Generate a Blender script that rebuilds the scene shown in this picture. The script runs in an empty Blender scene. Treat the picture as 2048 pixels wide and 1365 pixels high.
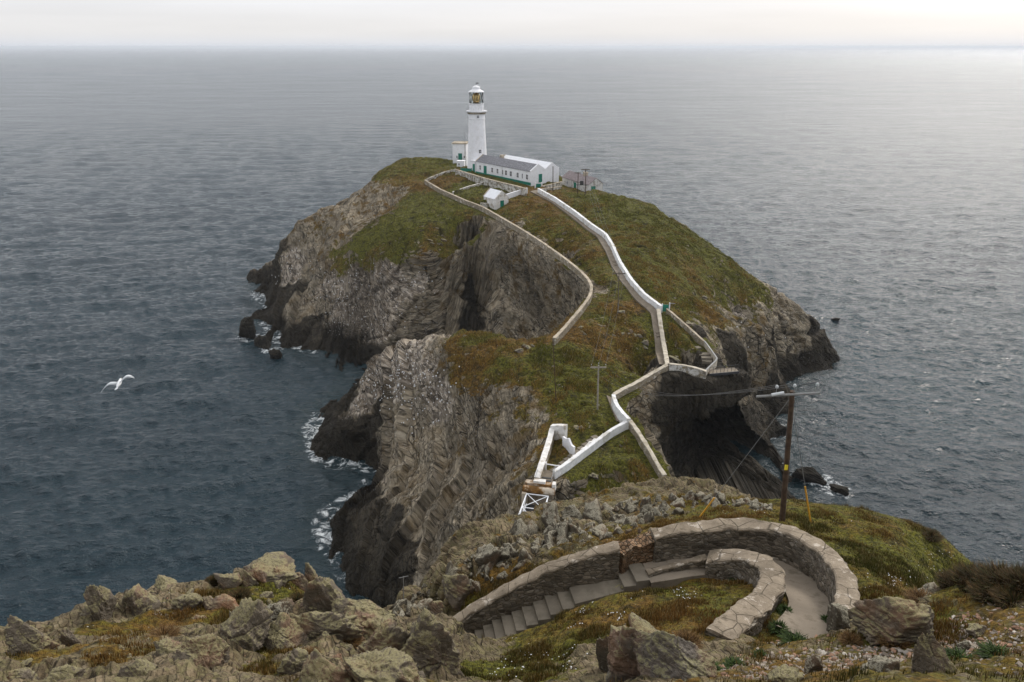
import bpy, bmesh, math, random
import numpy as np
from mathutils import Vector, Matrix
random.seed(7)
scene = bpy.context.scene
R = math.radians
# ------------------------------------------------------------------ camera
CAM_H, PITCH, FPX = 75.0, R(21.45), 1500.0        # metres above the sea, tilt below the horizon, focal length in photo pixels
cam_d = bpy.data.cameras.new('camera'); cam = bpy.data.objects.new('camera', cam_d)
scene.collection.objects.link(cam); scene.camera = cam
cam.location = (0, 0, CAM_H); cam.rotation_euler = (R(90) - PITCH, 0, 0)
cam_d.sensor_width = 36.0; cam_d.lens = FPX / 2048 * 36.0
cam_d.clip_start = 0.3; cam_d.clip_end = 200000
# ------------------------------------------------------------------ exposure, world, sun
scene.view_settings.view_transform = 'Standard'; scene.view_settings.look = 'None'
scene.view_settings.exposure = 0.58; scene.view_settings.gamma = 1.0
SUN_AZ, SUN_EL = R(36), R(33)                      # to the right of the view direction, behind thin cloud
world = bpy.data.worlds.new('World'); scene.world = world; world.use_nodes = True
SKY_GLOW = 0.75
def build_world():
    nt = world.node_tree; N = nt.nodes; L = nt.links; N.clear()
    out = N.new('ShaderNodeOutputWorld'); bg = N.new('ShaderNodeBackground')
    L.new(bg.outputs[0], out.inputs[0]); bg.inputs[1].default_value = 0.092
    sky = N.new('ShaderNodeTexSky'); sky.sky_type = 'NISHITA'; sky.sun_disc = False
    sky.sun_elevation = SUN_EL; sky.sun_rotation = SUN_AZ; sky.dust_density = 3.0; sky.altitude = 70
    tc = N.new('ShaderNodeTexCoord')
    sep = N.new('ShaderNodeSeparateXYZ'); L.new(tc.outputs['Generated'], sep.inputs[0])
    # overcast veil: brighter towards the zenith
    ramp = N.new('ShaderNodeValToRGB'); L.new(sep.outputs[2], ramp.inputs[0])
    cr = ramp.color_ramp; cr.interpolation = 'B_SPLINE'
    e = cr.elements; e[0].position = 0.0; e[0].color = (0.545, 0.57, 0.62, 1)
    e[1].position = 1.0; e[1].color = (1.03, 1.0, 0.98, 1)
    for p, c in ((0.006, (0.59, 0.60, 0.63)), (0.016, (0.635, 0.625, 0.615)), (0.05, (0.66, 0.665, 0.69)), (0.3, (0.72, 0.76, 0.83)), (0.6, (0.82, 0.85, 0.89))):
        el = e.new(p); el.color = (*c, 1)
    # bright patch of cloud where the sun stands
    sd = (math.sin(SUN_AZ) * math.cos(SUN_EL), math.cos(SUN_AZ) * math.cos(SUN_EL), math.sin(SUN_EL))
    dot = N.new('ShaderNodeVectorMath'); dot.operation = 'DOT_PRODUCT'; dot.inputs[1].default_value = sd
    L.new(tc.outputs['Generated'], dot.inputs[0])
    mr = N.new('ShaderNodeMapRange'); mr.inputs[1].default_value = 0.82; mr.inputs[2].default_value = 1.0
    mr.inputs[3].default_value = 0; mr.inputs[4].default_value = 1; mr.interpolation_type = 'SMOOTHSTEP'
    L.new(dot.outputs['Value'], mr.inputs[0])
    # streaky cloud
    mp = N.new('ShaderNodeMapping'); mp.inputs['Scale'].default_value = (2.2, 2.2, 26); L.new(tc.outputs['Generated'], mp.inputs[0])
    nz = N.new('ShaderNodeTexNoise'); nz.inputs['Scale'].default_value = 1.6; nz.inputs['Detail'].default_value = 5; L.new(mp.outputs[0], nz.inputs[0])
    nr = N.new('ShaderNodeMapRange'); nr.inputs[1].default_value = 0.3; nr.inputs[2].default_value = 0.7; nr.inputs[3].default_value = 0.96; nr.inputs[4].default_value = 1.05
    L.new(nz.outputs[0], nr.inputs[0])
    mul = N.new('ShaderNodeVectorMath'); mul.operation = 'MULTIPLY'; L.new(ramp.outputs[0], mul.inputs[0])
    cmb = N.new('ShaderNodeCombineXYZ')
    back = N.new('ShaderNodeMapRange'); L.new(sep.outputs[1], back.inputs[0]); back.inputs[1].default_value = -0.9; back.inputs[2].default_value = 0.5; back.inputs[3].default_value = 0.78; back.inputs[4].default_value = 1.0
    nb = N.new('ShaderNodeMath'); nb.operation = 'MULTIPLY'; L.new(nr.outputs[0], nb.inputs[0]); L.new(back.outputs[0], nb.inputs[1]); nr = nb
    for i, k in enumerate((1.0, 1.0, 1.0)): L.new(nr.outputs[0], cmb.inputs[i])
    L.new(cmb.outputs[0], mul.inputs[1])
    gl = N.new('ShaderNodeVectorMath'); gl.operation = 'SCALE'; gl.inputs[0].default_value = (1.0, 0.94, 0.86); L.new(mr.outputs[0], gl.inputs['Scale'])
    gl2 = N.new('ShaderNodeVectorMath'); gl2.operation = 'SCALE'; L.new(gl.outputs[0], gl2.inputs[0]); gl2.inputs['Scale'].default_value = SKY_GLOW
    add = N.new('ShaderNodeVectorMath'); add.operation = 'ADD'; L.new(mul.outputs[0], add.inputs[0]); L.new(gl2.outputs[0], add.inputs[1])
    sc = N.new('ShaderNodeVectorMath'); sc.operation = 'SCALE'; L.new(add.outputs[0], sc.inputs[0]); sc.inputs['Scale'].default_value = 10.0
    mix = N.new('ShaderNodeMix'); mix.data_type = 'RGBA'; mix.inputs[0].default_value = 0.92
    L.new(sky.outputs[0], mix.inputs[6]); L.new(sc.outputs[0], mix.inputs[7]); L.new(mix.outputs[2], bg.inputs[0])
build_world()
sun_d = bpy.data.lights.new('sun', 'SUN'); sun = bpy.data.objects.new('sun', sun_d); scene.collection.objects.link(sun)
sun_d.energy = 1.25; sun_d.angle = R(13); sun_d.color = (1.0, 0.95, 0.88)
sun.rotation_euler = (R(90) - SUN_EL, 0, math.pi - SUN_AZ)
sun.location = (60, 100, 200)

# ------------------------------------------------------------------ helpers
def tag(o, label=None, cat=None, group=None, kind=None):
    if label: o['label'] = label
    if cat: o['category'] = cat
    if group: o['group'] = group
    if kind: o['kind'] = kind
    return o
def empty(name, loc=(0, 0, 0), rz=0.0):
    o = bpy.data.objects.new(name, None); o.location = loc; o.rotation_euler = (0, 0, rz); o.empty_display_size = 0.3
    scene.collection.objects.link(o); return o
def link(name, me, mat=None, parent=None):
    o = bpy.data.objects.new(name, me); scene.collection.objects.link(o)
    if mat: me.materials.append(mat)
    if parent: o.parent = parent
    return o
class MB:
    """collects shapes; build() links them as one mesh object"""
    def __init__(s): s.v, s.f = [], []
    def add(s, vs, fs):
        b = len(s.v); s.v += [tuple(v) for v in vs]; s.f += [tuple(b + i for i in f) for f in fs]; return s
    def box(s, lo, hi, M=None):
        x0, y0, z0 = lo; x1, y1, z1 = hi
        vs = [(x0,y0,z0),(x1,y0,z0),(x1,y1,z0),(x0,y1,z0),(x0,y0,z1),(x1,y0,z1),(x1,y1,z1),(x0,y1,z1)]
        if M is not None: vs = [tuple(M @ Vector(v)) for v in vs]
        return s.add(vs, [(0,3,2,1),(4,5,6,7),(0,1,5,4),(1,2,6,5),(2,3,7,6),(3,0,4,7)])
    def prism(s, poly, z0, z1):
        n = len(poly); vs = [(x, y, z0) for x, y in poly] + [(x, y, z1) for x, y in poly]
        return s.add(vs, [tuple(range(n))[::-1], tuple(range(n, 2*n))] + [(i, (i+1) % n, n + (i+1) % n, n + i) for i in range(n)])
    def bar(s, a, b, r, n=6, r2=None):
        a, b = Vector(a), Vector(b); r2 = r if r2 is None else r2
        d = (b - a).normalized(); u = d.orthogonal().normalized(); w = d.cross(u)
        vs = [tuple(p + (u * math.cos(t) + w * math.sin(t)) * q) for p, q in ((a, r), (b, r2)) for t in [2*math.pi*i/n for i in range(n)]]
        return s.add(vs, [tuple(range(n))[::-1], tuple(range(n, 2*n))] + [(i, (i+1) % n, n + (i+1) % n, n + i) for i in range(n)])
    def tube(s, pts, r, n=5):
        pts = [Vector(p) for p in pts]; vs = []; m = len(pts)
        for i, p in enumerate(pts):
            d = (pts[min(i+1, m-1)] - pts[max(i-1, 0)]).normalized(); u = d.cross(Vector((0.01, 0.02, 1))).normalized(); w = d.cross(u)
            vs += [tuple(p + (u*math.cos(2*math.pi*k/n) + w*math.sin(2*math.pi*k/n)) * r) for k in range(n)]
        fs = [(i*n + k, i*n + (k+1) % n, (i+1)*n + (k+1) % n, (i+1)*n + k) for i in range(m-1) for k in range(n)]
        return s.add(vs, fs + [tuple(range(n))[::-1], tuple(range((m-1)*n, m*n))])
    def lathe(s, prof, n=24, c=(0, 0, 0), a0=0):
        vs = [(c[0] + r*math.cos(a0 + 2*math.pi*k/n), c[1] + r*math.sin(a0 + 2*math.pi*k/n), c[2] + z) for r, z in prof for k in range(n)]
        m = len(prof); fs = [(i*n + k, i*n + (k+1) % n, (i+1)*n + (k+1) % n, (i+1)*n + k) for i in range(m-1) for k in range(n)]
        return s.add(vs, fs + [tuple(range(n))[::-1], tuple(range((m-1)*n, m*n))])
    def build(s, name, mat=None, parent=None, smooth=False, bevel=0):
        me = bpy.data.meshes.new(name); me.from_pydata(s.v, [], s.f); me.update()
        o = link(name, me, mat, parent)
        if smooth: me.shade_smooth()
        if bevel:
            m = o.modifiers.new('bevel', 'BEVEL'); m.width = bevel; m.segments = 2; m.limit_method = 'ANGLE'
        return o
def np_mesh(name, verts, quads, mat=None, parent=None, smooth=True, tris=False):
    me = bpy.data.meshes.new(name); k = 3 if tris else 4; nv, nf = len(verts), len(quads)
    me.vertices.add(nv); me.vertices.foreach_set('co', np.ascontiguousarray(verts, np.float32).ravel())
    me.loops.add(nf * k); me.loops.foreach_set('vertex_index', np.ascontiguousarray(quads, np.int32).ravel())
    me.polygons.add(nf); me.polygons.foreach_set('loop_start', np.arange(0, nf * k, k, dtype=np.int32))
    try: me.polygons.foreach_set('loop_total', np.full(nf, k, np.int32))
    except Exception: pass
    me.polygons.foreach_set('use_smooth', np.full(nf, smooth, bool))
    me.update(calc_edges=True)
    return link(name, me, mat, parent)
def set_attr(o, name, arr):
    a = o.data.attributes.new(name, 'FLOAT_COLOR', 'POINT'); a.data.foreach_set('color', np.ascontiguousarray(arr, np.float32).ravel())
def grid_quads(nr, nc):
    i = np.arange(nr * nc, dtype=np.int32).reshape(nr, nc)
    return np.stack([i[:-1, :-1], i[:-1, 1:], i[1:, 1:], i[1:, :-1]], -1).reshape(-1, 4)
# --- noise on arrays
def _h(i, j, k, s):
    with np.errstate(over='ignore'):
        h = (i.astype(np.uint32) * np.uint32(374761393) + j.astype(np.uint32) * np.uint32(668265263) + k.astype(np.uint32) * np.uint32(2147483647) + np.uint32(s * 974711 + 13))
        h ^= h >> np.uint32(13); h *= np.uint32(1274126177); h ^= h >> np.uint32(16); h *= np.uint32(2246822519); h ^= h >> np.uint32(15)
    return h.astype(np.float32) * np.float32(1 / 4294967295.0)
def vnoise(x, y, z=None, s=0):
    x = np.asarray(x, np.float32); y = np.asarray(y, np.float32); z = np.zeros_like(x) if z is None else np.asarray(z, np.float32)
    xi, yi, zi = np.floor(x), np.floor(y), np.floor(z); fx, fy, fz = x - xi, y - yi, z - zi
    xi, yi, zi = xi.astype(np.int64), yi.astype(np.int64), zi.astype(np.int64)
    fx, fy, fz = [t*t*t*(t*(t*6 - 15) + 10) for t in (fx, fy, fz)]
    r = 0
    for a in (0, 1):
        for b in (0, 1):
            for c in (0, 1):
                r = r + _h(xi + a, yi + b, zi + c, s) * (fx if a else 1 - fx) * (fy if b else 1 - fy) * (fz if c else 1 - fz)
    return r * 2 - 1
def fbm(x, y, z=None, o=4, s=0, g=0.5):
    r, a, f = 0, 1.0, 1.0
    for i in range(o):
        r = r + a * vnoise(x * f, y * f, None if z is None else z * f, s + i * 7); a *= g; f *= 2.03
    return r
def ridge(x, y, z=None, o=4, s=0):
    r, a, f = 0, 1.0, 1.0
    for i in range(o):
        r = r + a * (1 - 2*np.abs(vnoise(x * f, y * f, None if z is None else z * f, s + i * 7))); a *= 0.5; f *= 2.1
    return r
def sstep(a, b, x):
    t = np.clip((x - a) / (b - a), 0, 1); return t * t * (3 - 2 * t)
# --- the camera's rays, used to measure where things in the photograph stand on the ground
CP, SP = math.cos(PITCH), math.sin(PITCH)
def ray(px, py):
    u, v = (px - 1024) / FPX, (682.5 - py) / FPX
    return u, CP + v * SP, -SP + v * CP
def at_z(px, py, z):
    u, f, w = ray(px, py); t = (z - CAM_H) / w; return (u * t, f * t, z)
def at_d(px, py, d):
    u, f, w = ray(px, py); t = d / f; return (u * t, d, CAM_H + w * t)
# --- surface through scattered heights
def rbf(pts, smooth=0.0):
    P = np.array(pts, float); n = len(P)
    d = np.sqrt(((P[:, None, :2] - P[None, :, :2]) ** 2).sum(-1))
    A = np.zeros((n + 3, n + 3)); A[:n, :n] = d - smooth * np.eye(n); A[:n, n] = 1; A[:n, n+1:] = P[:, :2]; A[n, :n] = 1; A[n+1:, :n] = P[:, :2].T
    w = np.linalg.solve(A, np.concatenate([P[:, 2], np.zeros(3)]))
    def ev(x, y):
        out = np.empty(x.size, np.float64); xf, yf = x.ravel(), y.ravel()
        for i in range(0, x.size, 20000):
            q = np.sqrt((xf[i:i+20000, None] - P[None, :, 0])**2 + (yf[i:i+20000, None] - P[None, :, 1])**2)
            out[i:i+20000] = q @ w[:n] + w[n] + w[n+1] * xf[i:i+20000] + w[n+2] * yf[i:i+20000]
        return out.reshape(x.shape)
    return ev
class Ground:
    def __init__(s, ev, x0, x1, y0, y1, step):
        s.x0, s.y0, s.step = x0, y0, step
        xs, ys = np.arange(x0, x1 + step, step), np.arange(y0, y1 + step, step)
        X, Y = np.meshgrid(xs, ys); s.Z = ev(X, Y); s.X, s.Y = X, Y; s.refresh()
    def refresh(s): s.GY, s.GX = np.gradient(s.Z, s.step)
    def _bl(s, A, x, y):
        u = np.clip((np.asarray(x, float) - s.x0) / s.step, 0, A.shape[1] - 1.001); v = np.clip((np.asarray(y, float) - s.y0) / s.step, 0, A.shape[0] - 1.001)
        i, j = u.astype(int), v.astype(int); fx, fy = u - i, v - j
        return (A[j, i]*(1-fx) + A[j, i+1]*fx)*(1-fy) + (A[j+1, i]*(1-fx) + A[j+1, i+1]*fx)*fy
    def z(s, x, y):
        r = s._bl(s.Z, x, y); return float(r) if np.ndim(r) == 0 else r
    def grad(s, x, y): return s._bl(s.GX, x, y), s._bl(s.GY, x, y)
    def hit(s, px, py, d0, d1, up=0.0):
        """where the sight line through a photo pixel first meets this ground"""
        u, f, w = ray(px, py); d = np.arange(d0, d1, 0.05 if d1 < 90 else 0.2); t = d / f
        h = s.z(u * t, d) + up - (CAM_H + w * t); k = np.argmax(h > 0)
        if h[k] <= 0: k = int(np.argmax(h))
        elif k > 0:
            g = h[k-1] / (h[k-1] - h[k]); tt = t[k-1] + (t[k] - t[k-1]) * g; return (u*tt, f*tt, CAM_H + w*tt)
        return (u * t[k], d[k], CAM_H + w * t[k])
def soft_paint(pts, X, Y, power=3.0):
    """pts: (x, y, values...) -> inverse-distance blend over the ground"""
    P = np.array([p[:2] for p in pts]); V = np.array([p[2:] for p in pts], float)
    out = np.empty((X.size, V.shape[1])); xf, yf = X.ravel(), Y.ravel()
    for i in range(0, X.size, 40000):
        q = ((xf[i:i+40000, None] - P[None, :, 0])**2 + (yf[i:i+40000, None] - P[None, :, 1])**2 + 0.3) ** (-power / 2)
        out[i:i+40000] = (q @ V) / q.sum(1, keepdims=True)
    return out
# ------------------------------------------------------------------ node material helper
class Mat:
    def __init__(s, name, rough=0.8, spec=0.3):
        s.m = bpy.data.materials.new(name); s.m.use_nodes = True; s.N = s.m.node_tree.nodes; s.L = s.m.node_tree.links
        s.b = s.N['Principled BSDF']; s.b.inputs['Roughness'].default_value = rough; s.b.inputs['Specular IOR Level'].default_value = spec
        s.tc = s.N.new('ShaderNodeTexCoord')
    def put(s, sock, v):
        if hasattr(v, 'is_output') or isinstance(v, bpy.types.NodeSocket): s.L.new(v, sock)
        elif v is not None: sock.default_value = v
    def coord(s, scale=(1, 1, 1), rot=(0, 0, 0), src=None):
        mp = s.N.new('ShaderNodeMapping'); mp.inputs['Scale'].default_value = scale; mp.inputs['Rotation'].default_value = rot
        s.L.new(src if src else s.tc.outputs['Object'], mp.inputs[0]); return mp.outputs[0]
    def noise(s, scale, detail=4, vec=None, rough=0.55, dist=0.0, col=False):
        n = s.N.new('ShaderNodeTexNoise'); n.inputs['Scale'].default_value = scale; n.inputs['Detail'].default_value = detail
        n.inputs['Roughness'].default_value = rough; n.inputs['Distortion'].default_value = dist
        s.L.new(vec if vec else s.tc.outputs['Object'], n.inputs['Vector']); return n.outputs[1 if col else 0]
    def voro(s, scale, vec=None, feature='F1', out='Distance', rand=1.0):
        n = s.N.new('ShaderNodeTexVoronoi'); n.feature = feature; n.inputs['Scale'].default_value = scale; n.inputs['Randomness'].default_value = rand
        s.L.new(vec if vec else s.tc.outputs['Object'], n.inputs['Vector']); return n.outputs[out]
    def rng(s, x, a, b, c=0.0, d=1.0, smooth=True):
        n = s.N.new('ShaderNodeMapRange'); n.interpolation_type = 'SMOOTHSTEP' if smooth else 'LINEAR'
        s.put(n.inputs[0], x)
        for i, v in enumerate((a, b, c, d)): s.put(n.inputs[i + 1], v)
        return n.outputs[0]
    def ramp(s, x, stops):
        n = s.N.new('ShaderNodeValToRGB'); s.L.new(x, n.inputs[0]); e = n.color_ramp.elements
        e[0].position, e[0].color = stops[0][0], (*stops[0][1], 1); e[1].position, e[1].color = stops[-1][0], (*stops[-1][1], 1)
        for p, c in stops[1:-1]: q = e.new(p); q.color = (*c, 1)
        return n.outputs[0]
    def math(s, op, a, b=None, clamp=False):
        n = s.N.new('ShaderNodeMath'); n.operation = op; n.use_clamp = clamp; s.put(n.inputs[0], a); s.put(n.inputs[1], b); return n.outputs[0]
    def mix(s, f, a, b, mode='MIX'):
        n = s.N.new('ShaderNodeMix'); n.data_type = 'RGBA'; n.blend_type = mode; s.put(n.inputs[0], f)
        for i, v in ((6, a), (7, b)): s.put(n.inputs[i], (*v, 1) if isinstance(v, tuple) and len(v) == 3 else v)
        return n.outputs[2]
    def attr(s, name):
        n = s.N.new('ShaderNodeAttribute'); n.attribute_name = name; sp = s.N.new('ShaderNodeSeparateColor'); s.L.new(n.outputs['Color'], sp.inputs[0])
        return sp.outputs[0], sp.outputs[1], sp.outputs[2], n.outputs['Alpha']
    def bump(s, h, strength=0.5, dist=0.05, prev=None):
        n = s.N.new('ShaderNodeBump'); n.inputs['Strength'].default_value = strength; n.inputs['Distance'].default_value = dist
        s.L.new(h, n.inputs['Height'])
        if prev: s.L.new(prev, n.inputs['Normal'])
        return n.outputs[0]
    def done(s, color, normal=None, rough=None):
        s.put(s.b.inputs['Base Color'], (*color, 1) if isinstance(color, tuple) and len(color) == 3 else color)
        if normal: s.L.new(normal, s.b.inputs['Normal'])
        if rough is not None: s.put(s.b.inputs['Roughness'], rough)
        return s.m
# ------------------------------------------------------------------ materials of the land and sea
def land_material(name, near):
    M = Mat(name, 0.92, 0.15)
    gr, orange, pale, dark = M.attr('paint')
    st = M.N.new('ShaderNodeAttribute'); st.attribute_name = 'strata'; sv = st.outputs['Vector']
    geo = M.N.new('ShaderNodeNewGeometry'); sn = M.N.new('ShaderNodeSeparateXYZ'); M.L.new(geo.outputs['Normal'], sn.inputs[0])
    pz = M.N.new('ShaderNodeSeparateXYZ'); M.L.new(geo.outputs['Position'], pz.inputs[0])
    k = 3.0 if near else 1.0
    n_big = M.noise(0.10 * k, 5); n_mid = M.noise(0.55 * k, 6); n_fine = M.noise(2.6 * k, 5); n_vf = M.noise(9 * k, 4)
    # rock, in layers, broken along joints
    lay = M.noise(1.0, 6, M.coord((0.46 * k, 0.15 * k, 0.15 * k), src=sv), 0.68, 0.0)
    lay2 = M.noise(1.0, 6, M.coord((1.5 * k, 0.75 * k, 0.75 * k), src=sv), 0.72, 0.0)
    beds = M.noise(1.0, 4, M.coord((0.20 * k, 0.022 * k, 0.022 * k), src=sv), 0.6, 0.0)
    seam = M.noise(1.0, 3, M.coord((1.9 * k, 0.075 * k, 0.075 * k), src=sv), 0.5, 0.0)
    jv = M.coord((1.9 * k, 0.75 * k, 0.75 * k), src=sv)
    cell = M.N.new('ShaderNodeSeparateColor'); M.L.new(M.voro(1.0, jv, 'F1', 'Color'), cell.inputs[0]); joint = M.voro(1.0, jv, 'DISTANCE_TO_EDGE')
    jv2 = M.coord((0.55 * k, 0.22 * k, 0.22 * k), src=sv); joint2 = M.voro(1.0, jv2, 'DISTANCE_TO_EDGE')
    base = M.ramp(lay, [(0.27, (0.045, 0.034, 0.021)), (0.40, (0.25, 0.20, 0.135)), (0.50, (0.46, 0.39, 0.285)), (0.59, (0.17, 0.14, 0.095)), (0.72, (0.58, 0.51, 0.40))])
    base = M.mix(M.rng(cell.outputs[0], 0.0, 0.7, 0.32, 0.0, False), base, (0.035, 0.030, 0.022))
    base = M.mix(M.rng(cell.outputs[1], 0.72, 1.0, 0.0, 0.35), base, (0.32, 0.30, 0.255))
    base = M.mix(M.rng(beds, 0.42, 0.60, 0.0, 0.45), base, M.mix(lay2, (0.05, 0.042, 0.03), (0.13, 0.11, 0.08)))
    base = M.mix(M.rng(M.math('ABSOLUTE', M.math('SUBTRACT', seam, 0.5)), 0.0, 0.028, 0.85, 0.0) if False else M.math('MULTIPLY', M.rng(M.math('ABSOLUTE', M.math('SUBTRACT', seam, 0.5)), 0.0, 0.022, 0.85, 0.0), M.rng(n_big, 0.42, 0.60) if not near else 0.0), base, (0.016, 0.013, 0.009))
    pal = M.ramp(lay2, [(0.28, (0.06, 0.047, 0.034)), (0.43, (0.33, 0.275, 0.21)), (0.55, (0.60, 0.52, 0.425)), (0.75, (0.78, 0.71, 0.62))])
    pal = M.mix(M.rng(cell.outputs[0], 0.0, 0.8, 0.85, 0.0, False), pal, (0.085, 0.070, 0.056))
    palef = M.rng(M.math('ADD', pale, M.math('MULTIPLY', M.math('SUBTRACT', n_mid, 0.5), 1.6)), 0.35, 0.85)
    rock = M.mix(palef, base, pal)
    jm = M.rng(n_mid, 0.42, 0.62)
    rock = M.mix(M.math('MULTIPLY', M.rng(joint, 0.02, 0.10, 0.75, 0.0), jm), rock, (0.014, 0.012, 0.009))                     # open joints
    rock = M.mix(M.math('MULTIPLY', M.rng(joint2, 0.01, 0.05, 0.8, 0.0), M.rng(n_big, 0.40, 0.60)), rock, (0.010, 0.008, 0.006))
    lich = M.math('MULTIPLY', M.rng(M.noise(0.25 * k, 7, rough=0.65), 0.50, 0.64), M.rng(orange, 0.05, 0.8, 0.25, 0.9))
    rock = M.mix(lich, rock, M.mix(n_fine, (0.075, 0.045, 0.012), (0.17, 0.105, 0.03)) if not near else (0.22, 0.205, 0.125))
    if near: rock = M.mix(1.0, rock, (0.60, 0.55, 0.47), 'MULTIPLY'); rock = M.mix(M.math('MULTIPLY', M.rng(M.noise(4.2, 8, rough=0.72), 0.50, 0.58), 0.7), rock, (0.20, 0.175, 0.085)); rock = M.mix(M.rng(M.noise(14, 6, rough=0.7), 0.46, 0.36, 0, 0.6), rock, (0.03, 0.025, 0.018))
    # the black band above the waterline; 'dark' also puts cave shade into the colour
    if not near:
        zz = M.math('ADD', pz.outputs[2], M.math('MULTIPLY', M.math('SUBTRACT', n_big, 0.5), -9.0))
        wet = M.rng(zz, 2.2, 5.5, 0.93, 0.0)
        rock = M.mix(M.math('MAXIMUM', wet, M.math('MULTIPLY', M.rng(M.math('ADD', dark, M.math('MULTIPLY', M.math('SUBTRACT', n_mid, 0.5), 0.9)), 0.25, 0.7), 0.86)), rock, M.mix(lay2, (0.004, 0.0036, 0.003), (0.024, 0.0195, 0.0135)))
        # white specks of roosting seabirds' droppings
        sp = M.voro(1.7, feature='F1'); spk = M.math('MULTIPLY', M.rng(sp, 0.22, 0.12), M.rng(M.math('ADD', pale, n_big), 0.75, 1.3))
        rock = M.mix(M.math('MULTIPLY', spk, 0.85), rock, (0.72, 0.70, 0.68))
    # grass
    g1 = M.mix(M.rng(n_fine, 0.3, 0.7), (0.018, 0.023, 0.003), (0.140, 0.138, 0.013))
    g2 = M.mix(M.rng(n_fine, 0.3, 0.7), (0.050, 0.024, 0.006), (0.21, 0.115, 0.023))
    of = M.math('ADD', orange, M.math('MULTIPLY', M.math('SUBTRACT', n_big, 0.5), 1.7))
    of = M.rng(M.math('ADD', of, M.math('MULTIPLY', M.math('SUBTRACT', n_mid, 0.5), 1.7)), 0.28, 1.15)
    grass = M.mix(of, g1, g2)
    grass = M.mix(M.rng(n_vf, 0.35, 0.75, 0.0, 0.35), grass, (0.16, 0.125, 0.05))
    grass = M.mix(M.rng(M.noise(0.42 * k, 8, rough=0.68), 0.52, 0.66, 0.0, 0.85), grass, (0.022, 0.019, 0.007))
    grass = M.mix(M.math('MULTIPLY', M.rng(M.noise(0.30 * k, 8, M.coord((1, 1, 1), (0.3, 0.2, 0.9)), rough=0.7), 0.58, 0.70), 0.55 if not near else 0.2), grass, (0.20, 0.175, 0.115))
    fl = M.voro(1.2 * k); grass = M.mix(M.math('MULTIPLY', M.rng(fl, 0.12, 0.06), M.rng(n_mid, 0.5, 0.6)), grass, (0.55, 0.52, 0.46))
    # where rock shows
    steep = M.rng(sn.outputs[2], 0.40, 0.62, 1.0, 0.0)
    gm = M.math('ADD', gr, M.math('MULTIPLY', M.math('SUBTRACT', n_mid, 0.5), 1.5)); gm = M.math('ADD', gm, M.math('MULTIPLY', M.math('SUBTRACT', M.noise(0.22 * k, 6, M.coord((1, 1, 1), (0.5, 0.1, 0.2)), 0.6), 0.5), 0.9 if not near else 0.4))
    gm = M.math('SUBTRACT', gm, M.math('MULTIPLY', steep, 0.55))
    gm = M.rng(gm, 0.42, 0.62)
    col = M.mix(gm, rock, grass)
    hr = M.math('ADD', M.math('MULTIPLY', lay2, 0.9), M.math('ADD', M.math('MULTIPLY', n_vf, 0.5), M.math('ADD', M.math('MULTIPLY', cell.outputs[0], 0.3), M.rng(joint, 0.0, 0.12, 0, 0.6))))
    hg = M.math('ADD', M.math('MULTIPLY', n_fine, 0.9), M.math('MULTIPLY', n_vf, 0.8))
    hm = M.N.new('ShaderNodeMix'); M.put(hm.inputs[0], gm); M.put(hm.inputs[2], hr); M.put(hm.inputs[3], hg)
    b = M.bump(hm.outputs[0], 0.9, 0.55 if not near else 0.10)
    return M.done(col, b)
MAT_ISLAND = land_material('island_turf_and_rock', False)
MAT_HEAD = land_material('headland_turf_and_rock', True)
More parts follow.
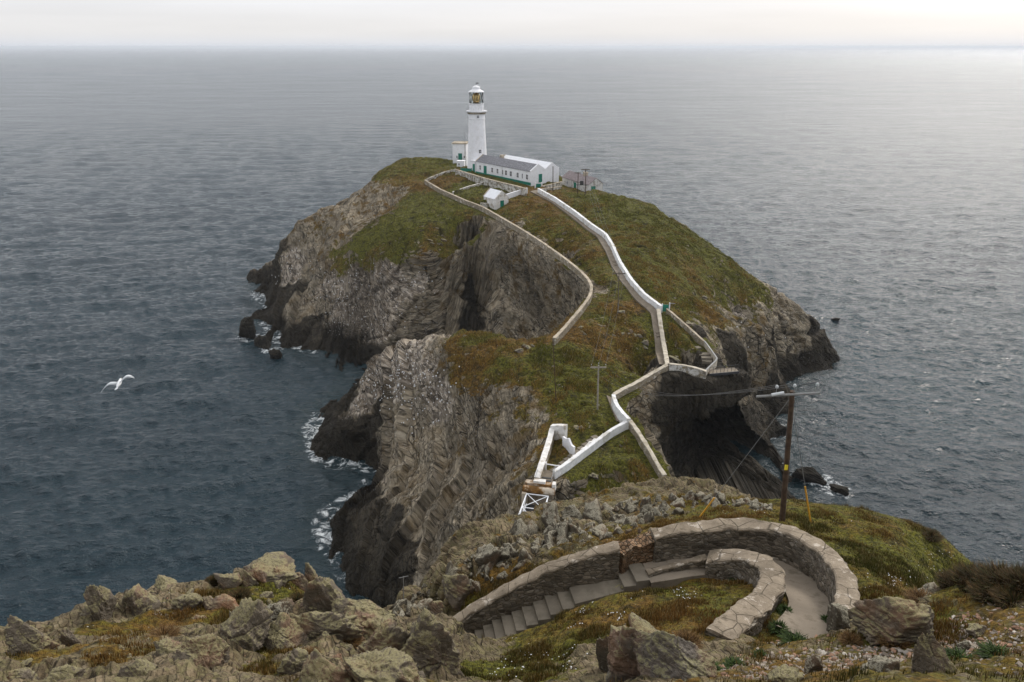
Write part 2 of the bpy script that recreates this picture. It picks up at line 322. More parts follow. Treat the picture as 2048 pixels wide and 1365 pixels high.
def sea_material():
    M = Mat('sea_water', 0.10, 0.5); M.b.inputs['IOR'].default_value = 1.333
    foam, dist, sh, _ = M.attr('foam')
    geo = M.N.new('ShaderNodeNewGeometry'); P = geo.outputs['Position']
    v1 = M.coord((1.0, 1.9, 1.0), (0, 0, R(-14)), P)
    n1 = M.noise(0.33, 5, v1, 0.6); n2 = M.noise(1.3, 4, v1, 0.6); n3 = M.noise(0.045, 4, v1, 0.55); n4 = M.noise(0.008, 3, v1)
    far = M.rng(dist, 0.0, 1.0, 1.0, 0.0)
    h = M.math('ADD', M.math('MULTIPLY', n1, 1.35), M.math('MULTIPLY', n2, M.rng(dist, 0.0, 0.5, 0.28, 0.0)))
    h = M.math('ADD', h, M.math('MULTIPLY', n3, M.rng(dist, 0.0, 0.4, 0.5, 1.5))); h = M.math('ADD', h, M.math('MULTIPLY', M.noise(0.14, 4, v1, 0.6), M.rng(dist, 0.0, 0.3, 0.6, 1.4)))
    h = M.math('ADD', h, M.math('MULTIPLY', M.noise(0.035, 5, M.coord((0.6, 1.6, 1), (0, 0, R(-10)), P), 0.65), M.rng(dist, 0.25, 0.8, 0.0, 11.0)))
    b = M.bump(h, 1.0, 1.05)
    ruf = M.noise(0.012, 6, M.coord((0.35, 1.6, 1), (0, 0, R(-8)), P), 0.7)
    deep = M.mix(n4, (0.001, 0.012, 0.019), (0.002, 0.020, 0.030))
    deep = M.mix(M.rng(sh, 0.1, 0.6, 0, 0.5), deep, (0.003, 0.017, 0.020))
    fn = M.noise(0.55, 10, M.coord((1, 1.2, 1), src=P), 0.74, 0.6); fn2 = M.noise(0.22, 4, None, 0.5)
    ft = M.rng(foam, 0.0, 1.0, 0.76, 0.462, False)
    fm = M.math('MULTIPLY', M.rng(M.math('SUBTRACT', fn, ft), 0.0, 0.19), M.rng(foam, 0.02, 0.12))
    wc = M.math('MULTIPLY', M.rng(M.noise(0.20, 6, M.coord((0.7, 2.4, 1), (0, 0, R(-14)), P), 0.7), 0.725, 0.77), M.rng(dist, 0.02, 0.2, 0.45, 0.25))
    fm = M.math('MAXIMUM', fm, wc)
    col = M.mix(fm, deep, (0.72, 0.75, 0.76))
    rough = M.math('MAXIMUM', M.math('ADD', M.rng(dist, 0.0, 1.0, 0.08, 0.19), M.math('MULTIPLY', M.math('SUBTRACT', ruf, 0.5), M.rng(dist, 0.1, 0.9, 0.06, 0.35))), M.math('MULTIPLY', fm, 0.7))
    return M.done(col, b, rough)
MAT_SEA = sea_material()
# ------------------------------------------------------------------ materials of the built things
def simple(name, col, rough=0.7, spec=0.3, var=0.25, scale=3.0, bump=0.3, dist=0.01, metal=0.0, dirt=None, dirt_amt=0.4, dirt_scale=1.2):
    M = Mat(name, rough, spec); M.b.inputs['Metallic'].default_value = metal
    n = M.noise(scale, 5); lo = tuple(c * (1 - var) for c in col); hi = tuple(min(1, c * (1 + var)) for c in col)
    c = M.mix(M.rng(n, 0.3, 0.7), lo, hi)
    if dirt:
        c = M.mix(M.math('MULTIPLY', M.rng(M.noise(dirt_scale, 7, rough=0.65), 0.50, 0.66), dirt_amt), c, dirt)
    return M.done(c, M.bump(M.noise(scale * 4, 4), bump, dist))
def masonry(name, stones, mortar, scale=3.0, white=None, white_amt=0.0, lich=None):
    """rubble walling: flat stones of several colours in mortar, with patches of old limewash"""
    M = Mat(name, 0.9, 0.2); v = M.coord((scale, scale, scale * 2.1))
    v2 = M.N.new('ShaderNodeVectorMath'); M.L.new(v, v2.inputs[0]); nz = M.noise(1.2, 2, col=True)
    sc = M.N.new('ShaderNodeVectorMath'); sc.operation = 'SCALE'; M.L.new(nz, sc.inputs[0]); sc.inputs['Scale'].default_value = 0.7; M.L.new(sc.outputs[0], v2.inputs[1])
    edge = M.voro(1.0, v2.outputs[0], 'DISTANCE_TO_EDGE'); cell = M.voro(1.0, v2.outputs[0], 'F1', 'Color')
    sp = M.N.new('ShaderNodeSeparateColor'); M.L.new(cell, sp.inputs[0])
    c = M.ramp(sp.outputs[0], [(i / max(1, len(stones) - 1), s) for i, s in enumerate(stones)])
    c = M.mix(M.rng(M.noise(9, 5), 0.3, 0.8, 0, 0.5), c, tuple(x * 0.55 for x in stones[0]))
    c = M.mix(M.rng(edge, 0.03, 0.10, 1, 0), c, mortar)
    if white: c = M.mix(M.rng(M.math('ADD', M.noise(0.9, 7, rough=0.7), white_amt - 0.5), 0.45, 0.55), c, white)
    if lich: c = M.mix(M.rng(M.noise(1.7, 7, rough=0.7), 0.54, 0.64, 0, 0.75), c, lich)
    h = M.math('ADD', M.rng(edge, 0.0, 0.16), M.math('MULTIPLY', M.noise(14, 4), 0.5))
    return M.done(c, M.bump(h, 0.9, 0.04))
WHITE = simple('white_limewash', (0.80, 0.80, 0.82), 0.7, 0.3, 0.05, 0.5, 0.3, 0.02, dirt=(0.60, 0.58, 0.54), dirt_amt=0.4)
WALLWHITE = simple('lumpy_limewash', (0.74, 0.74, 0.74), 0.8, 0.2, 0.1, 1.3, 1.0, 0.08, dirt=(0.40, 0.37, 0.30), dirt_amt=0.75, dirt_scale=0.5)
WHITE_WORN = simple('worn_limewash', (0.70, 0.68, 0.65), 0.8, 0.2, 0.12, 1.5, 0.5, 0.03, dirt=(0.30, 0.24, 0.16), dirt_amt=0.75, dirt_scale=0.7)
WHITE_ROOF = simple('whitened_roof', (0.78, 0.79, 0.82), 0.6, 0.3, 0.06, 1.0, 0.2, 0.01)
SLATE = simple('blue_grey_slate', (0.16, 0.16, 0.175), 0.6, 0.4, 0.45, 2.5, 0.7, 0.03)
PURPLE = simple('purple_slate', (0.20, 0.165, 0.165), 0.7, 0.3, 0.3, 2.0, 0.6, 0.03)
GREEN = simple('green_paint', (0.004, 0.17, 0.115), 0.45, 0.5, 0.15, 2.0, 0.1, 0.005)
DARK = simple('dark_glass', (0.02, 0.022, 0.026), 0.1, 0.6, 0.3, 2.0, 0.0)
GREY_METAL = simple('grey_metal', (0.30, 0.31, 0.32), 0.45, 0.5, 0.15, 4.0, 0.1, 0.004, metal=0.6)
WHITE_METAL = simple('white_painted_steel', (0.74, 0.75, 0.77), 0.45, 0.4, 0.06, 3.0, 0.1, 0.004)
DARK_METAL = simple('dark_metal', (0.03, 0.03, 0.032), 0.5, 0.4, 0.3, 4.0, 0.1, 0.004)
BRASS = simple('brass', (0.75, 0.50, 0.20), 0.25, 0.6, 0.2, 3.0, 0.1, 0.003, metal=0.85)
RUST = simple('rusty_paint', (0.17, 0.085, 0.022), 0.75, 0.2, 0.4, 1.2, 0.5, 0.02, dirt=(0.55, 0.50, 0.42), dirt_amt=0.8, dirt_scale=0.6)
CONCRETE = simple('path_concrete', (0.215, 0.180, 0.140), 0.9, 0.15, 0.18, 0.9, 0.5, 0.012, dirt=(0.105, 0.088, 0.064), dirt_amt=0.7, dirt_scale=1.8)
STEP_C = simple('step_concrete', (0.185, 0.160, 0.125), 0.9, 0.15, 0.2, 1.4, 0.5, 0.012, dirt=(0.11, 0.10, 0.075), dirt_amt=0.6, dirt_scale=1.5)
def coping_mat():
    M = Mat('mortar_coping', 0.92, 0.12); a = M.noise(0.9, 8, rough=0.7); b = M.noise(2.4, 8, rough=0.72); c = M.noise(11, 6, rough=0.7)
    col = M.ramp(a, [(0.30, (0.12, 0.099, 0.073)), (0.46, (0.215, 0.175, 0.13)), (0.60, (0.285, 0.235, 0.175)), (0.75, (0.18, 0.155, 0.12))])
    col = M.mix(M.rng(b, 0.56, 0.63, 0, 0.8), col, (0.50, 0.44, 0.37)); col = M.mix(M.rng(b, 0.44, 0.36, 0, 0.75), col, (0.10, 0.083, 0.058))
    col = M.mix(M.rng(c, 0.55, 0.75, 0, 0.5), col, (0.08, 0.066, 0.047)); col = M.mix(M.rng(c, 0.42, 0.25, 0, 0.4), col, (0.45, 0.40, 0.33))
    jn = M.math('MULTIPLY', M.rng(M.voro(1.15, feature='DISTANCE_TO_EDGE'), 0.0, 0.022, 1, 0), M.rng(a, 0.36, 0.5)); col = M.mix(M.math('MULTIPLY', jn, 0.75), col, (0.05, 0.042, 0.03))
    return M.done(col, M.bump(M.math('SUBTRACT', M.math('ADD', b, M.math('MULTIPLY', c, 0.4)), M.math('MULTIPLY', jn, 0.5)), 0.9, 0.05))
COPING = coping_mat()
COPING2 = simple('lichened_coping', (0.40, 0.34, 0.26), 0.9, 0.15, 0.25, 0.8, 0.6, 0.03, dirt=(0.19, 0.165, 0.11), dirt_amt=0.7, dirt_scale=0.6)
STONE_NEAR = masonry('hairpin_stonework', [(0.06, 0.049, 0.036), (0.16, 0.132, 0.10), (0.25, 0.21, 0.16), (0.11, 0.095, 0.075), (0.34, 0.30, 0.245)], (0.12, 0.10, 0.075), 4.2, (0.40, 0.36, 0.31), 0.30)
STONE_FAR = masonry('garden_stonework', [(0.13, 0.11, 0.08), (0.28, 0.25, 0.20), (0.20, 0.17, 0.12), (0.38, 0.35, 0.30)], (0.30, 0.27, 0.22), 1.9, (0.60, 0.58, 0.54), 0.5, (0.24, 0.17, 0.05))
STONE_COTTAGE = masonry('cottage_stonework', [(0.22, 0.20, 0.17), (0.42, 0.39, 0.35), (0.30, 0.27, 0.23), (0.50, 0.47, 0.43)], (0.45, 0.42, 0.38), 1.8, (0.66, 0.64, 0.62), 0.55)
STONE_WHITE = masonry('flaking_white_wall', [(0.20, 0.165, 0.115), (0.32, 0.28, 0.21), (0.24, 0.19, 0.12), (0.40, 0.36, 0.30)], (0.28, 0.24, 0.18), 2.2, (0.62, 0.57, 0.49), 0.42, (0.24, 0.165, 0.06))
TAN_WORN = simple('tan_mortar_top', (0.47, 0.42, 0.34), 0.85, 0.2, 0.18, 1.2, 0.5, 0.03, dirt=(0.22, 0.185, 0.12), dirt_amt=0.7, dirt_scale=0.7)
TIMBER = simple('pole_timber', (0.070, 0.046, 0.031), 0.85, 0.2, 0.35, 5.0, 0.5, 0.01)
TIMBER_GREY = simple('weathered_timber', (0.12, 0.095, 0.075), 0.85, 0.2, 0.35, 5.0, 0.5, 0.01)
GREY_ARM = simple('galvanised_arm', (0.19, 0.19, 0.185), 0.5, 0.4, 0.15, 5.0, 0.2, 0.004)
INSUL = simple('porcelain', (0.50, 0.52, 0.53), 0.2, 0.6, 0.05, 4.0, 0.0)
YELLOW = simple('yellow_guard', (0.66, 0.33, 0.03), 0.5, 0.4, 0.12, 5.0, 0.1, 0.003)
WIRE = simple('wire', (0.10, 0.10, 0.10), 0.5, 0.4, 0.1, 4.0, 0.0)
YSIGN = simple('yellow_plate', (0.75, 0.60, 0.04), 0.5, 0.4, 0.08, 5.0, 0.0)
def rock_material(name, base, lich, amt, orange=0.0, scale=1.0):
    M = Mat(name, 0.92, 0.15); geo = M.N.new('ShaderNodeNewGeometry'); P = geo.outputs['Position']; sn = M.N.new('ShaderNodeSeparateXYZ'); M.L.new(geo.outputs['Normal'], sn.inputs[0])
    v = M.coord((1.3 * scale, 1.3 * scale, 4.2 * scale), (R(35), R(38), 0), P)
    lay = M.noise(1.3, 7, v, 0.68, 0.4); n = M.noise(2.2 * scale, 6, P, 0.62); f = M.noise(15 * scale, 7, P, 0.72); f2 = M.noise(55 * scale, 4, P, 0.7); cr = M.voro(1.5 * scale, v, 'DISTANCE_TO_EDGE')
    lo, mid, hi = [tuple(c * k for c in base) for k in (0.35, 0.95, 1.75)]
    c = M.ramp(lay, [(0.28, lo), (0.46, mid), (0.58, tuple(x * 0.7 for x in mid)), (0.74, hi)])
    if orange: c = M.mix(M.rng(M.noise(0.75 * scale, 5, P), 0.50, 0.64, 0, orange), c, (0.29, 0.155, 0.085))
    lm = M.math('MULTIPLY', M.rng(M.math('ADD', n, M.math('SUBTRACT', M.math('MULTIPLY', sn.outputs[2], 0.26), 0.07)), 0.54, 0.62), M.rng(f, 0.40, 0.52, 0.15, 1.0))
    c = M.mix(M.math('MULTIPLY', lm, amt), c, lich)
    c = M.mix(M.rng(f, 0.58, 0.68, 0, 0.45), c, (0.38, 0.35, 0.30)); c = M.mix(M.rng(f, 0.44, 0.34, 0, 0.6), c, (0.035, 0.029, 0.022)); c = M.mix(M.rng(f2, 0.45, 0.3, 0, 0.5), c, (0.05, 0.043, 0.032))
    c = M.mix(M.math('MULTIPLY', M.rng(cr, 0.0, 0.03, 0.8, 0), M.rng(n, 0.52, 0.66)), c, (0.02, 0.018, 0.015))
    h = M.math('ADD', M.math('MULTIPLY', lay, 1.2), M.math('ADD', M.math('ADD', M.math('MULTIPLY', f, 0.7), M.math('MULTIPLY', f2, 0.25)), M.rng(cr, 0, 0.06, 0, 0.25)))
    return M.done(c, M.bump(h, 0.9, 0.05 / scale))
ROCK_LICHEN = rock_material('lichened_rock', (0.175, 0.145, 0.110), (0.275, 0.245, 0.125), 0.75, 0.45)
ROCK_GREY = rock_material('grey_crag_rock', (0.105, 0.088, 0.064), (0.34, 0.315, 0.24), 0.7, 0.25, 1.5)
ROCK_RUDDY = rock_material('ruddy_rock', (0.21, 0.155, 0.115), (0.25, 0.215, 0.12), 0.5, 0.8)
ROCK_PALE = rock_material('pale_ruddy_rock', (0.19, 0.165, 0.14), (0.26, 0.24, 0.13), 0.8, 0.45, 0.9)
ROCK_DARK = rock_material('wet_black_rock', (0.018, 0.016, 0.013), (0.05, 0.043, 0.03), 0.4, 0.0, 0.5)
def blade_material(name):
    M = Mat(name, 0.8, 0.15); a, b, c, _ = M.attr('tint'); n = M.N.new('ShaderNodeAttribute'); n.attribute_name = 'tint'
    return M.done(n.outputs['Color'])
BLADES = blade_material('tinted_blades')
# ------------------------------------------------------------------ the island
ISL = [ # photo pixel, height above the sea
 (955,345,35),(905,330,34.5),(850,360,33),(1000,362,34.8),(1075,375,34.2),(1110,365,34.5),(1165,388,33),(1205,394,31.8),(1040,345,35),
 (900,325,33.5),(840,328,32.2),(780,338,31),(740,362,29.7),(690,395,27.5),(640,420,24.5),(600,440,21.5),(575,475,16.5),(562,500,9),
 (548,540,0),(530,565,0),(525,600,0),(518,640,0),(530,668,0),(575,690,0),(640,712,0),(690,730,0),(735,742,-0.5),
 (850,450,29),(800,400,30.2),(900,385,33),(760,430,26),(700,500,21),(640,500,17),(900,500,26),(850,500,24),(970,440,31.5),(860,545,20.5),(780,535,19.5),(680,545,15),(620,530,11),(590,540,9),
 (800,600,11),(720,620,8),(880,600,13),(660,600,9),(690,690,1.5),(760,680,4),(830,690,2.5),(900,655,4),(600,670,2),(570,600,5),(555,640,2),
 (925,482,27),(965,455,29.5),(940,440,30),(985,440,31),(950,570,12),(965,640,7),(1000,458,31.3),(1060,490,30.3),(1110,520,29.7),(1160,550,29.2),(1187,575,28.7),(1168,620,27.6),(1138,655,26.7),(1110,682,26),
 (1130,590,22.5),(1140,620,22.5),(1060,560,21.5),(1060,650,11),(1000,560,18.5),(1000,650,10),(1100,640,15),(1095,560,22),
 (930,662,24),(1000,670,25),(870,675,21),(820,686,18),(775,697,14),(752,712,9),(738,735,2.5),
 (728,790,0),(655,800,0),(622,860,0),(640,890,0),(715,900,0),(738,930,0),(742,960,0),(690,1000,0),(650,1005,0),(655,1080,0),(688,1150,0),(715,1200,0),(745,1260,0),
 (690,832,8.5),(660,842,6),(700,870,5),(780,760,14),(850,760,19),(950,740,23),(1050,740,24),(780,850,8),(760,800,8),(850,850,12),(920,850,16),(1000,840,19),(1080,830,21.3),(1100,790,22.3),
 (780,940,4.5),(850,940,8.5),(920,930,12),(1000,920,16),(1060,900,19),(740,1050,5),(690,1030,3),(800,1020,7),(880,1010,11),(960,990,15),(1030,985,18),(740,1150,4),(820,1120,7),(900,1090,10),(980,1050,14),(1040,1030,16.5),(1075,1000,18),
 (1090,940,20.3),(1150,930,20.5),(1230,930,20.5),(1300,945,20),(1325,967,19),(1200,990,18.3),(1130,1000,18),(1262,842,22),(1218,795,22.5),(1190,830,22),(1330,728,24),(1280,757,23.2),(1200,740,24.3),(1120,705,25.2),(1250,660,26),(1180,640,27),(1320,615,27.5),(1230,600,28.3),(1240,535,30),(1210,465,32),(1150,500,31.2),(1150,425,33.3),(1040,420,33.2),(1080,380,34),(1060,440,32.6),
 (1212,392,31.5),(1270,410,30.6),(1340,440,28.7),(1400,478,26.5),(1450,515,24),(1500,550,21.5),(1550,580,18.5),(1600,610,15),(1638,640,11),(1657,670,6),(1664,705,0),(1640,722,0),(1600,738,0),(1555,762,0),(1510,790,0),(1520,830,0),(1555,862,0),(1535,885,0),(1562,960,0),(1572,1010,0),
 (1300,480,31),(1350,550,27.7),(1400,600,25),(1450,650,21.5),(1500,640,20),(1380,690,24.6),(1400,706,23.8),(1362,712,24.3),(1440,690,21.5),(1345,650,26.5),(1430,715,23.3),(1490,742,22),(1540,690,13.5),(1600,690,7),(1560,640,15.5),(1520,740,7),(1480,690,19),(1450,690,19.5),(1560,720,5),
 (1340,742,23.3),(1420,750,22.4),(1495,762,20),(1300,795,17.5),(1290,860,14),(1345,935,4),(1430,850,10.5),(1430,950,2.5),(1510,850,6),(1530,950,1.5),(1370,800,15),(1460,800,14),(1320,880,8),(1310,1000,11),
]
pts = [at_z(*p) for p in ISL]
def behind(px, py, z, steps):
    x, y, _ = at_z(px, py, z); n = math.hypot(x, y)
    for d, dz in steps: pts.append((x * (1 + d / n), y + y * d / n, z + dz))
for a in ((930,662,24),(1000,670,25),(870,675,21),(1070,676,25.6)): behind(*a, [(5,-4.5),(12,-17)])
for a in ((820,686,18),(775,697,14)): behind(*a, [(5,-6),(11,-16)])
for a in ((840,328,32.2),(780,338,31),(740,362,29.7)): behind(*a, [(10,-5),(22,-18),(34,-34)])
for a in ((690,395,27.5),(640,420,24.5),(600,440,21.5)): behind(*a, [(7,-4),(16,-15),(26,-30)])
for a in ((575,475,16.5),(562,500,9)): behind(*a, [(6,-6),(14,-18)])
for a in ((1212,392,31.5),(1270,410,30.6),(1340,440,28.7),(1400,478,26.5),(1450,515,24),(1500,550,21.5),(1550,580,18.5),(1600,610,15),(1638,640,11)): behind(*a, [(7,-3.5),(18,-16),(32,-34)])
pts += [(-12,278,33.5),(-12,292,27),(-14,306,12),(-16,320,-3),(10,280,32),(14,300,20),(20,320,-3),(-25,300,22),(30,272,28),(40,290,8),(46,300,-4),
        (0,150,3),(-12,154,1),(-26,163,-1.5),(8,152,8),(-3,160,4)]
pts += [(x, 72, -3) for x in (-30,-15,0,15,30,45)] + [(0, 80, 6), (8, 79, 7), (15, 81, 6), (-8, 80, 4), (26, 84, 1.5), (36, 112, 2.6), (30, 107, 2.6), (43, 113, 2.6), (29, 96, 2), (40, 100, 2), (34, 88, 1.2), (45, 107, 2.6), (36, 118, 3.0), (30, 116, 3.2), (42, 119, 3.0)]
pts += [(-140,y,-12) for y in (90,150,210,270,330)] + [(125,y,-12) for y in (90,150,210,270,330)] + [(x,360,-14) for x in (-100,-50,0,50,100)] + [(x,60,-8) for x in (-80,-40,0,40,80)]
for (px, py) in ((505,662),(540,690),(490,640),(508,610),(440,560),(440,640),(450,720),(560,760),(660,760),(700,760),(560,850),(560,900),(660,930),(690,950),(600,980),(560,1050),(600,1120),(650,1200),(1720,700),(1700,760),(1620,800),(1600,880),(1640,950),(1640,1020)):
    x, y, _ = at_z(px, py, 0); pts.append((x, y, -3.5))
_seen = []; 
for p in pts:
    if all((p[0]-q[0])**2 + (p[1]-q[1])**2 > 0.6 for q in _seen): _seen.append(p)
isl = Ground(rbf(_seen, 0.25), -150, 140, 66, 350, 0.75)
isl.Z = np.clip(isl.Z, -8, 36); isl.refresh()
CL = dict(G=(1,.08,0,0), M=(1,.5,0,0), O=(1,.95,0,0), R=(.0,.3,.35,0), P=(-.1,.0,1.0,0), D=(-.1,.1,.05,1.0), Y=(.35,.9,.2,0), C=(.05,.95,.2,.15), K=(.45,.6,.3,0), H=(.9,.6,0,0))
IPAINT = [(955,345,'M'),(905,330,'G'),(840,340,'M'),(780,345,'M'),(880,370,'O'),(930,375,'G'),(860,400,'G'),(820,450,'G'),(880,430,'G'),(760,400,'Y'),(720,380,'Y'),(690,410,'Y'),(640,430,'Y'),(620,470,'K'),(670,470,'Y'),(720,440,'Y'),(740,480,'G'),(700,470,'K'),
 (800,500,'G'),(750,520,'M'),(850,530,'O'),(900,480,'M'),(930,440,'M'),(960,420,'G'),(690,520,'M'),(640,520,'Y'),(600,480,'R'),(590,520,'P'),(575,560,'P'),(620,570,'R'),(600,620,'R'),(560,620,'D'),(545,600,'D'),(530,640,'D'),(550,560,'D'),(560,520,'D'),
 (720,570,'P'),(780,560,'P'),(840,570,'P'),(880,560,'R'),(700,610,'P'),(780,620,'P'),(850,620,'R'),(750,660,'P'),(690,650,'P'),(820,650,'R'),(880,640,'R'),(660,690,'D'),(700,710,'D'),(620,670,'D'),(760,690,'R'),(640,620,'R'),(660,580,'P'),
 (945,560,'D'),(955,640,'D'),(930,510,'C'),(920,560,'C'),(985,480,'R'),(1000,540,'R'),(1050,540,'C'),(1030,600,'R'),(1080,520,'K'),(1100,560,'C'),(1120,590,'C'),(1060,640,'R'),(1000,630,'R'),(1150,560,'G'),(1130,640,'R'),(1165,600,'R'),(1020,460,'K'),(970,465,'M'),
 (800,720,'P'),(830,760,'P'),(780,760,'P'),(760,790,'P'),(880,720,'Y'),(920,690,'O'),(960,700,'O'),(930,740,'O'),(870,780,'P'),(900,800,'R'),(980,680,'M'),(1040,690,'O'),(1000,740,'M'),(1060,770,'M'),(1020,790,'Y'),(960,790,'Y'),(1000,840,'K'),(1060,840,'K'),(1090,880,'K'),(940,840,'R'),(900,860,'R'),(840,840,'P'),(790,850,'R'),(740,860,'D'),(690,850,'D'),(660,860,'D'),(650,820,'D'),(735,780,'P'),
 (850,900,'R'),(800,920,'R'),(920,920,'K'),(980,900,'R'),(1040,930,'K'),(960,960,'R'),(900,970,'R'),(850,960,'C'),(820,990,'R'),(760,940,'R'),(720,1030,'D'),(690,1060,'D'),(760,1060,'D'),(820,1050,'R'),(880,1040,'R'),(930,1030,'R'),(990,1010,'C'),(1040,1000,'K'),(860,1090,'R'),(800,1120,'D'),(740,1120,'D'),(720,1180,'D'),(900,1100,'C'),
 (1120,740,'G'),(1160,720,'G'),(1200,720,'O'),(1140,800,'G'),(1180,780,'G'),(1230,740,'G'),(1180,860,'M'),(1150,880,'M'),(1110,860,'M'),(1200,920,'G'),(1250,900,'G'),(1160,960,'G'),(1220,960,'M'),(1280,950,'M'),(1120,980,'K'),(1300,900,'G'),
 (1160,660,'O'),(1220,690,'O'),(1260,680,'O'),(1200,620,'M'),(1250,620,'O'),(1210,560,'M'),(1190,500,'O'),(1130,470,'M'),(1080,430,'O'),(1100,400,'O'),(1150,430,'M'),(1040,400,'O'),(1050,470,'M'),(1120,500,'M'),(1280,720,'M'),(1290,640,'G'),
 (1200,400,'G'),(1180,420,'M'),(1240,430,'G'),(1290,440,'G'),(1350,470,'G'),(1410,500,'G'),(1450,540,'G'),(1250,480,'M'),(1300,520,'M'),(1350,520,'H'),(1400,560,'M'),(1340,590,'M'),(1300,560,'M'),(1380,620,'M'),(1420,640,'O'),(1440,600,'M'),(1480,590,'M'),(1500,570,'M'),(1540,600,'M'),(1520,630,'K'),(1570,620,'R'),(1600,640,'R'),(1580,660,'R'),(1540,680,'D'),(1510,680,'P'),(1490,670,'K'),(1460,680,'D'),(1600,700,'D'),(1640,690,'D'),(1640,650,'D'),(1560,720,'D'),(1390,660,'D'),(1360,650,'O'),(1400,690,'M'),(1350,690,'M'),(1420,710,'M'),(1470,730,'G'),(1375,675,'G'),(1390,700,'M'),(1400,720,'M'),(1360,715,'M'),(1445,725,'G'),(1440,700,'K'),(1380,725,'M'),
 (1350,760,'D'),(1500,800,'D'),(1495,780,'C'),(1512,835,'D'),(1525,810,'D'),(1380,880,'D'),(1460,930,'D'),(1500,960,'D'),(1400,960,'D'),(1540,900,'D'),(1360,960,'D'),(1480,1000,'D'),(1420,1000,'D'),(1450,840,'D'),(1380,830,'D'),(1550,960,'D'),(775,805,'P'),(800,810,'R'),(765,840,'R'),(790,780,'P'),(820,880,'R'),(870,940,'R'),(950,900,'R'),(980,950,'R'),(1420,770,'D'),(1480,780,'D'),(1300,790,'C'),(1320,830,'D'),(1290,840,'C'),(1400,860,'D'),(1480,880,'D'),(1340,920,'D'),(1430,930,'D'),(1530,930,'D'),(1315,930,'K'),(1340,970,'D')]  # D points round the cave paint its shade into the rock colour
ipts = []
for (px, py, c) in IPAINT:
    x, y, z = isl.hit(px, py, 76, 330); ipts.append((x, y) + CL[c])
# walls of the island: photo pixels of the wall top (and the height of the ground below it where it skirts an edge), wall height
GARDEN_PX = [(850,360),(880,378),(930,400),(965,413),(1000,433),(1040,456,32.0),(1080,481,31.1),(1120,509,30.3),(1150,532,29.7),(1172,552,29.2),(1184,570,28.8),(1181,590,28.3),(1165,612,27.7),(1140,642,27.0),(1122,662,26.5),(1108,676,26.2)]
PATHWALL_PX = [(1077,377),(1110,395),(1150,422),(1182,447),(1212,467),(1226,490),(1240,522),(1262,557),(1291,589),(1323,612)]
LOWER_PX = [(1317,618),(1322,655),(1329,695),(1335,728,24.0)]
EDGE_PX = [(1334,729,24.0),(1300,748,23.4),(1270,766,23.0),(1240,780,22.7),(1228,788,22.6)]
BEND_PX = [(1227,789,22.6),(1226,797,22.5),(1236,815,22.3),(1258,838,22.0)]
TAIL_PX = [(1260,840,22.0),(1277,863,21.5),(1300,900,20.7),(1318,932,19.9),(1329,950,19.4)]
CLOSE_PX = [(1338,727,24.0),(1365,729,23.6),(1393,734,23.2),(1413,742,22.8)]
GATEWALL_PX = [(1334,617,27.4),(1352,632,26.6),(1375,652,25.4),(1395,670,24.4),(1408,682,23.9)]
TERRACE_PX = [(1409,682,23.9),(1422,699,23.4),(1435,718,22.9),(1424,728,22.8),(1411,741,22.8)]
PARAPET_PX = [(1256,841,22.0),(1236,851,21.7),(1216,862,21.4),(1205,872,21.2),(1180,890,20.9),(1150,913,20.7),(1125,932,20.5),(1108,942,20.3)]
PLATFORM_PX = [(1413,745,22.7),(1445,742,22.4),(1474,741,21.8)]
def on_isl(px, h=0.0, d0=76, d1=330): return [Vector(at_z(q[0], q[1], q[2] + h)) if len(q) == 3 else Vector(isl.hit(q[0], q[1], d0, d1, up=h)) for q in px]
def dist_poly(X, Y, pts3):
    best = np.full(X.shape, 1e9); zz = np.zeros(X.shape)
    for a, b in zip(pts3[:-1], pts3[1:]):
        dx, dy = b[0]-a[0], b[1]-a[1]; t = np.clip(((X-a[0])*dx + (Y-a[1])*dy) / (dx*dx + dy*dy), 0, 1)
        d = np.hypot(X - a[0] - t*dx, Y - a[1] - t*dy); m = d < best; best = np.where(m, d, best); zz = np.where(m, a[2] + t*(b[2]-a[2]), zz)
    return best, zz
MADE = []
for px, h, r in ((GARDEN_PX,1.25,1.6),(EDGE_PX,1.0,1.4),(BEND_PX,1.6,1.6),(TAIL_PX,1.25,1.5),(CLOSE_PX,1.2,1.2),(GATEWALL_PX,.9,1.0),(TERRACE_PX,.9,1.2),(PLATFORM_PX,0,1.8),(LOWER_PX,1.0,1.5),(PATHWALL_PX,1.35,1.2),(PARAPET_PX,1.15,1.5)):
    W_ = [p - Vector((0, 0, h)) for p in on_isl(px, h)]; MADE.append(W_)
    d_, z_ = dist_poly(isl.X, isl.Y, W_); w_ = 1 - sstep(r, r + 2.2, d_); isl.Z = isl.Z * (1 - w_) + z_ * w_
isl.refresh()
PATH_L = [(1060,384),(1093,400),(1133,428),(1164,453),(1194,474),(1207,497),(1221,528),(1243,566),(1272,602),(1302,626),(1305,655),(1311,695),(1319,732)]
PATH_R = [(1079,381),(1111,400),(1151,428),(1181,453),(1209,474),(1223,497),(1236,528),(1259,563),(1288,597),(1316,626),(1320,660),(1327,700),(1333,734)]
for l in (PATH_L, [(1213,792),(1224,822),(1236,848)]): MADE.append(on_isl(l))
for l in ([(852,359),(872,350),(892,343),(912,338)],[(912,341),(965,357),(1030,373),(1052,378)],[(905,384),(935,373),(978,364)],[(1012,392),(1054,379)],[(1105,862),(1078,948)],[(1080,378),(1122,373)],[(1192,872),(1110,945)],[(1100,856),(1133,856),(1149,893)],[(1124,374),(1177,391),(1206,390)],[(985,416),(1019,413)],[(952,347),(1062,370),(1113,362)],[(1062,372),(1090,373)],[(905,333),(935,333)]): MADE.append(on_isl(l))
